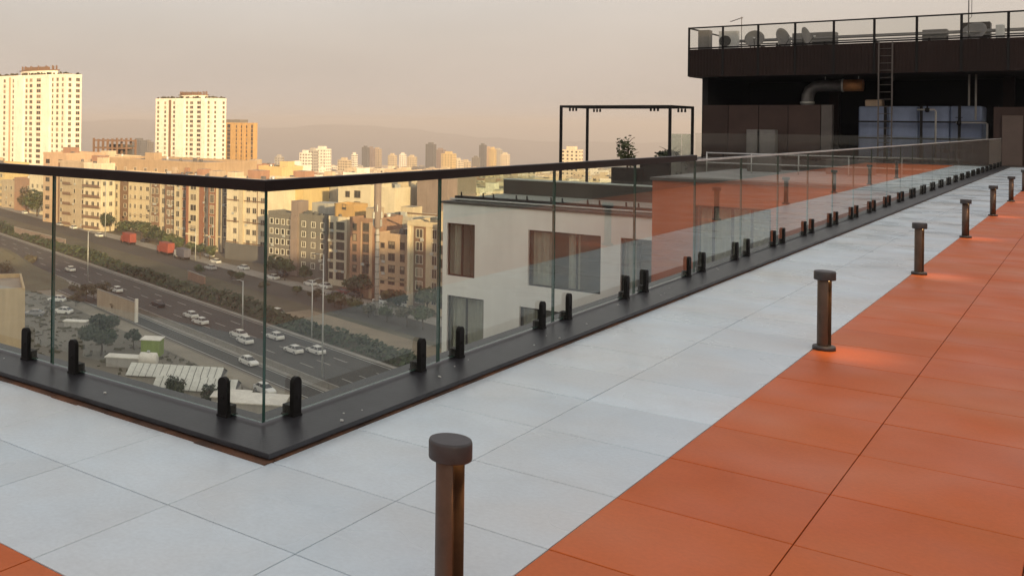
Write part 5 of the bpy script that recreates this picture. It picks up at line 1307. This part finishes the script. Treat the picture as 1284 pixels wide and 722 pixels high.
# rough grass tufts on the bank and on the lot
gb2 = MB()
for k in range(3600):
    if k % 9 == 0: s, c = hr.uniform(-60, 420), hr.uniform(114, 116)
    else: s, c = hr.uniform(-40, 300), hr.uniform(45, 79)
    p = road(s, c, 0.05); h = hr.uniform(0.15, 0.5); a = hr.uniform(0, 3.14); dx = Vector((math.cos(a), math.sin(a), 0))*hr.uniform(0.3, 0.9)
    gb2.quad(p-dx, p+dx, p+dx*0.6+Vector((0.1, 0, h)), p-dx*0.6+Vector((-0.1, 0, h)))
o = gb2.build('rough_grass', M['leaf_dry']); o['kind'] = 'stuff'; o['label'] = 'sparse dry grass on the road bank and lot'; o['category'] = 'grass'

# ------------------------------------------------------------------ far hills
hm = MB(); NXH, NDH = 90, 8
rr = random.Random(3); ph_ = [rr.uniform(0, 6.28) for _ in range(8)]
SK = [(-600, 162), (0, 158), (100, 151), (150, 148), (205, 151), (290, 159), (350, 159), (400, 156), (460, 155.5), (500, 160), (560, 166), (610, 172), (680, 176), (800, 178), (1000, 172), (1900, 168)]
def ridge(px):
    for (a, ya), (b, yb) in zip(SK, SK[1:]):
        if a <= px <= b:
            t = (px-a)/(b-a); t = t*t*(3-2*t); y = ya+(yb-ya)*t
            return -(y-hor(px))*8.75+7*math.sin(px*0.057+ph_[1])+4*math.sin(px*0.13+ph_[2])
    return -60
for i in range(NXH):
    for j in range(NDH):
        q = []
        for (a, b) in ((i, j), (i+1, j), (i+1, j+1), (i, j+1)):
            px = -500+2300*a/NXH; D = 8600+2600*b/NDH; p = PD(px, D); t_ = b/NDH
            gz = ground_z(p); hh_ = ridge(px)-gz; h = hh_*math.sin(min(1, t_*1.25)*math.pi/2)*(1+(0.05*math.sin(a*1.7+b*2.1) if t_ < 0.7 else 0)) if t_ < 0.81 else hh_*(1-t_)/0.19
            q.append(Vector((p.x, p.y, gz-5+max(0, h))))
        hm.quad(*q); hm.sm[-1] = True
M['hill'] = mat('hill', (0.11, 0.095, 0.085), 0.95, vary=0.25, scale=0.003)
struct(hm.build('hills', M['hill']))

# ------------------------------------------------------------------ the dusty air over the city
hzm = bpy.data.materials.new('haze_air'); hzm.use_nodes = True; hn = hzm.node_tree; hn.nodes.clear()
ho = hn.nodes.new('ShaderNodeOutputMaterial'); pv = hn.nodes.new('ShaderNodeVolumePrincipled')
pv.inputs['Color'].default_value = (0.67, 0.66, 0.70, 1); pv.inputs['Density'].default_value = 0.00022; pv.inputs['Anisotropy'].default_value = 0.0
hn.links.new(pv.outputs[0], ho.inputs['Volume'])
b = MB(); b.prism([world(x_, d_)[:2] for (x_, d_) in ((-9200, -620), (9200, -620), (9200, 18200), (-9200, 18200))], -900, 60)
o = b.build('haze', hzm); o['kind'] = 'stuff'
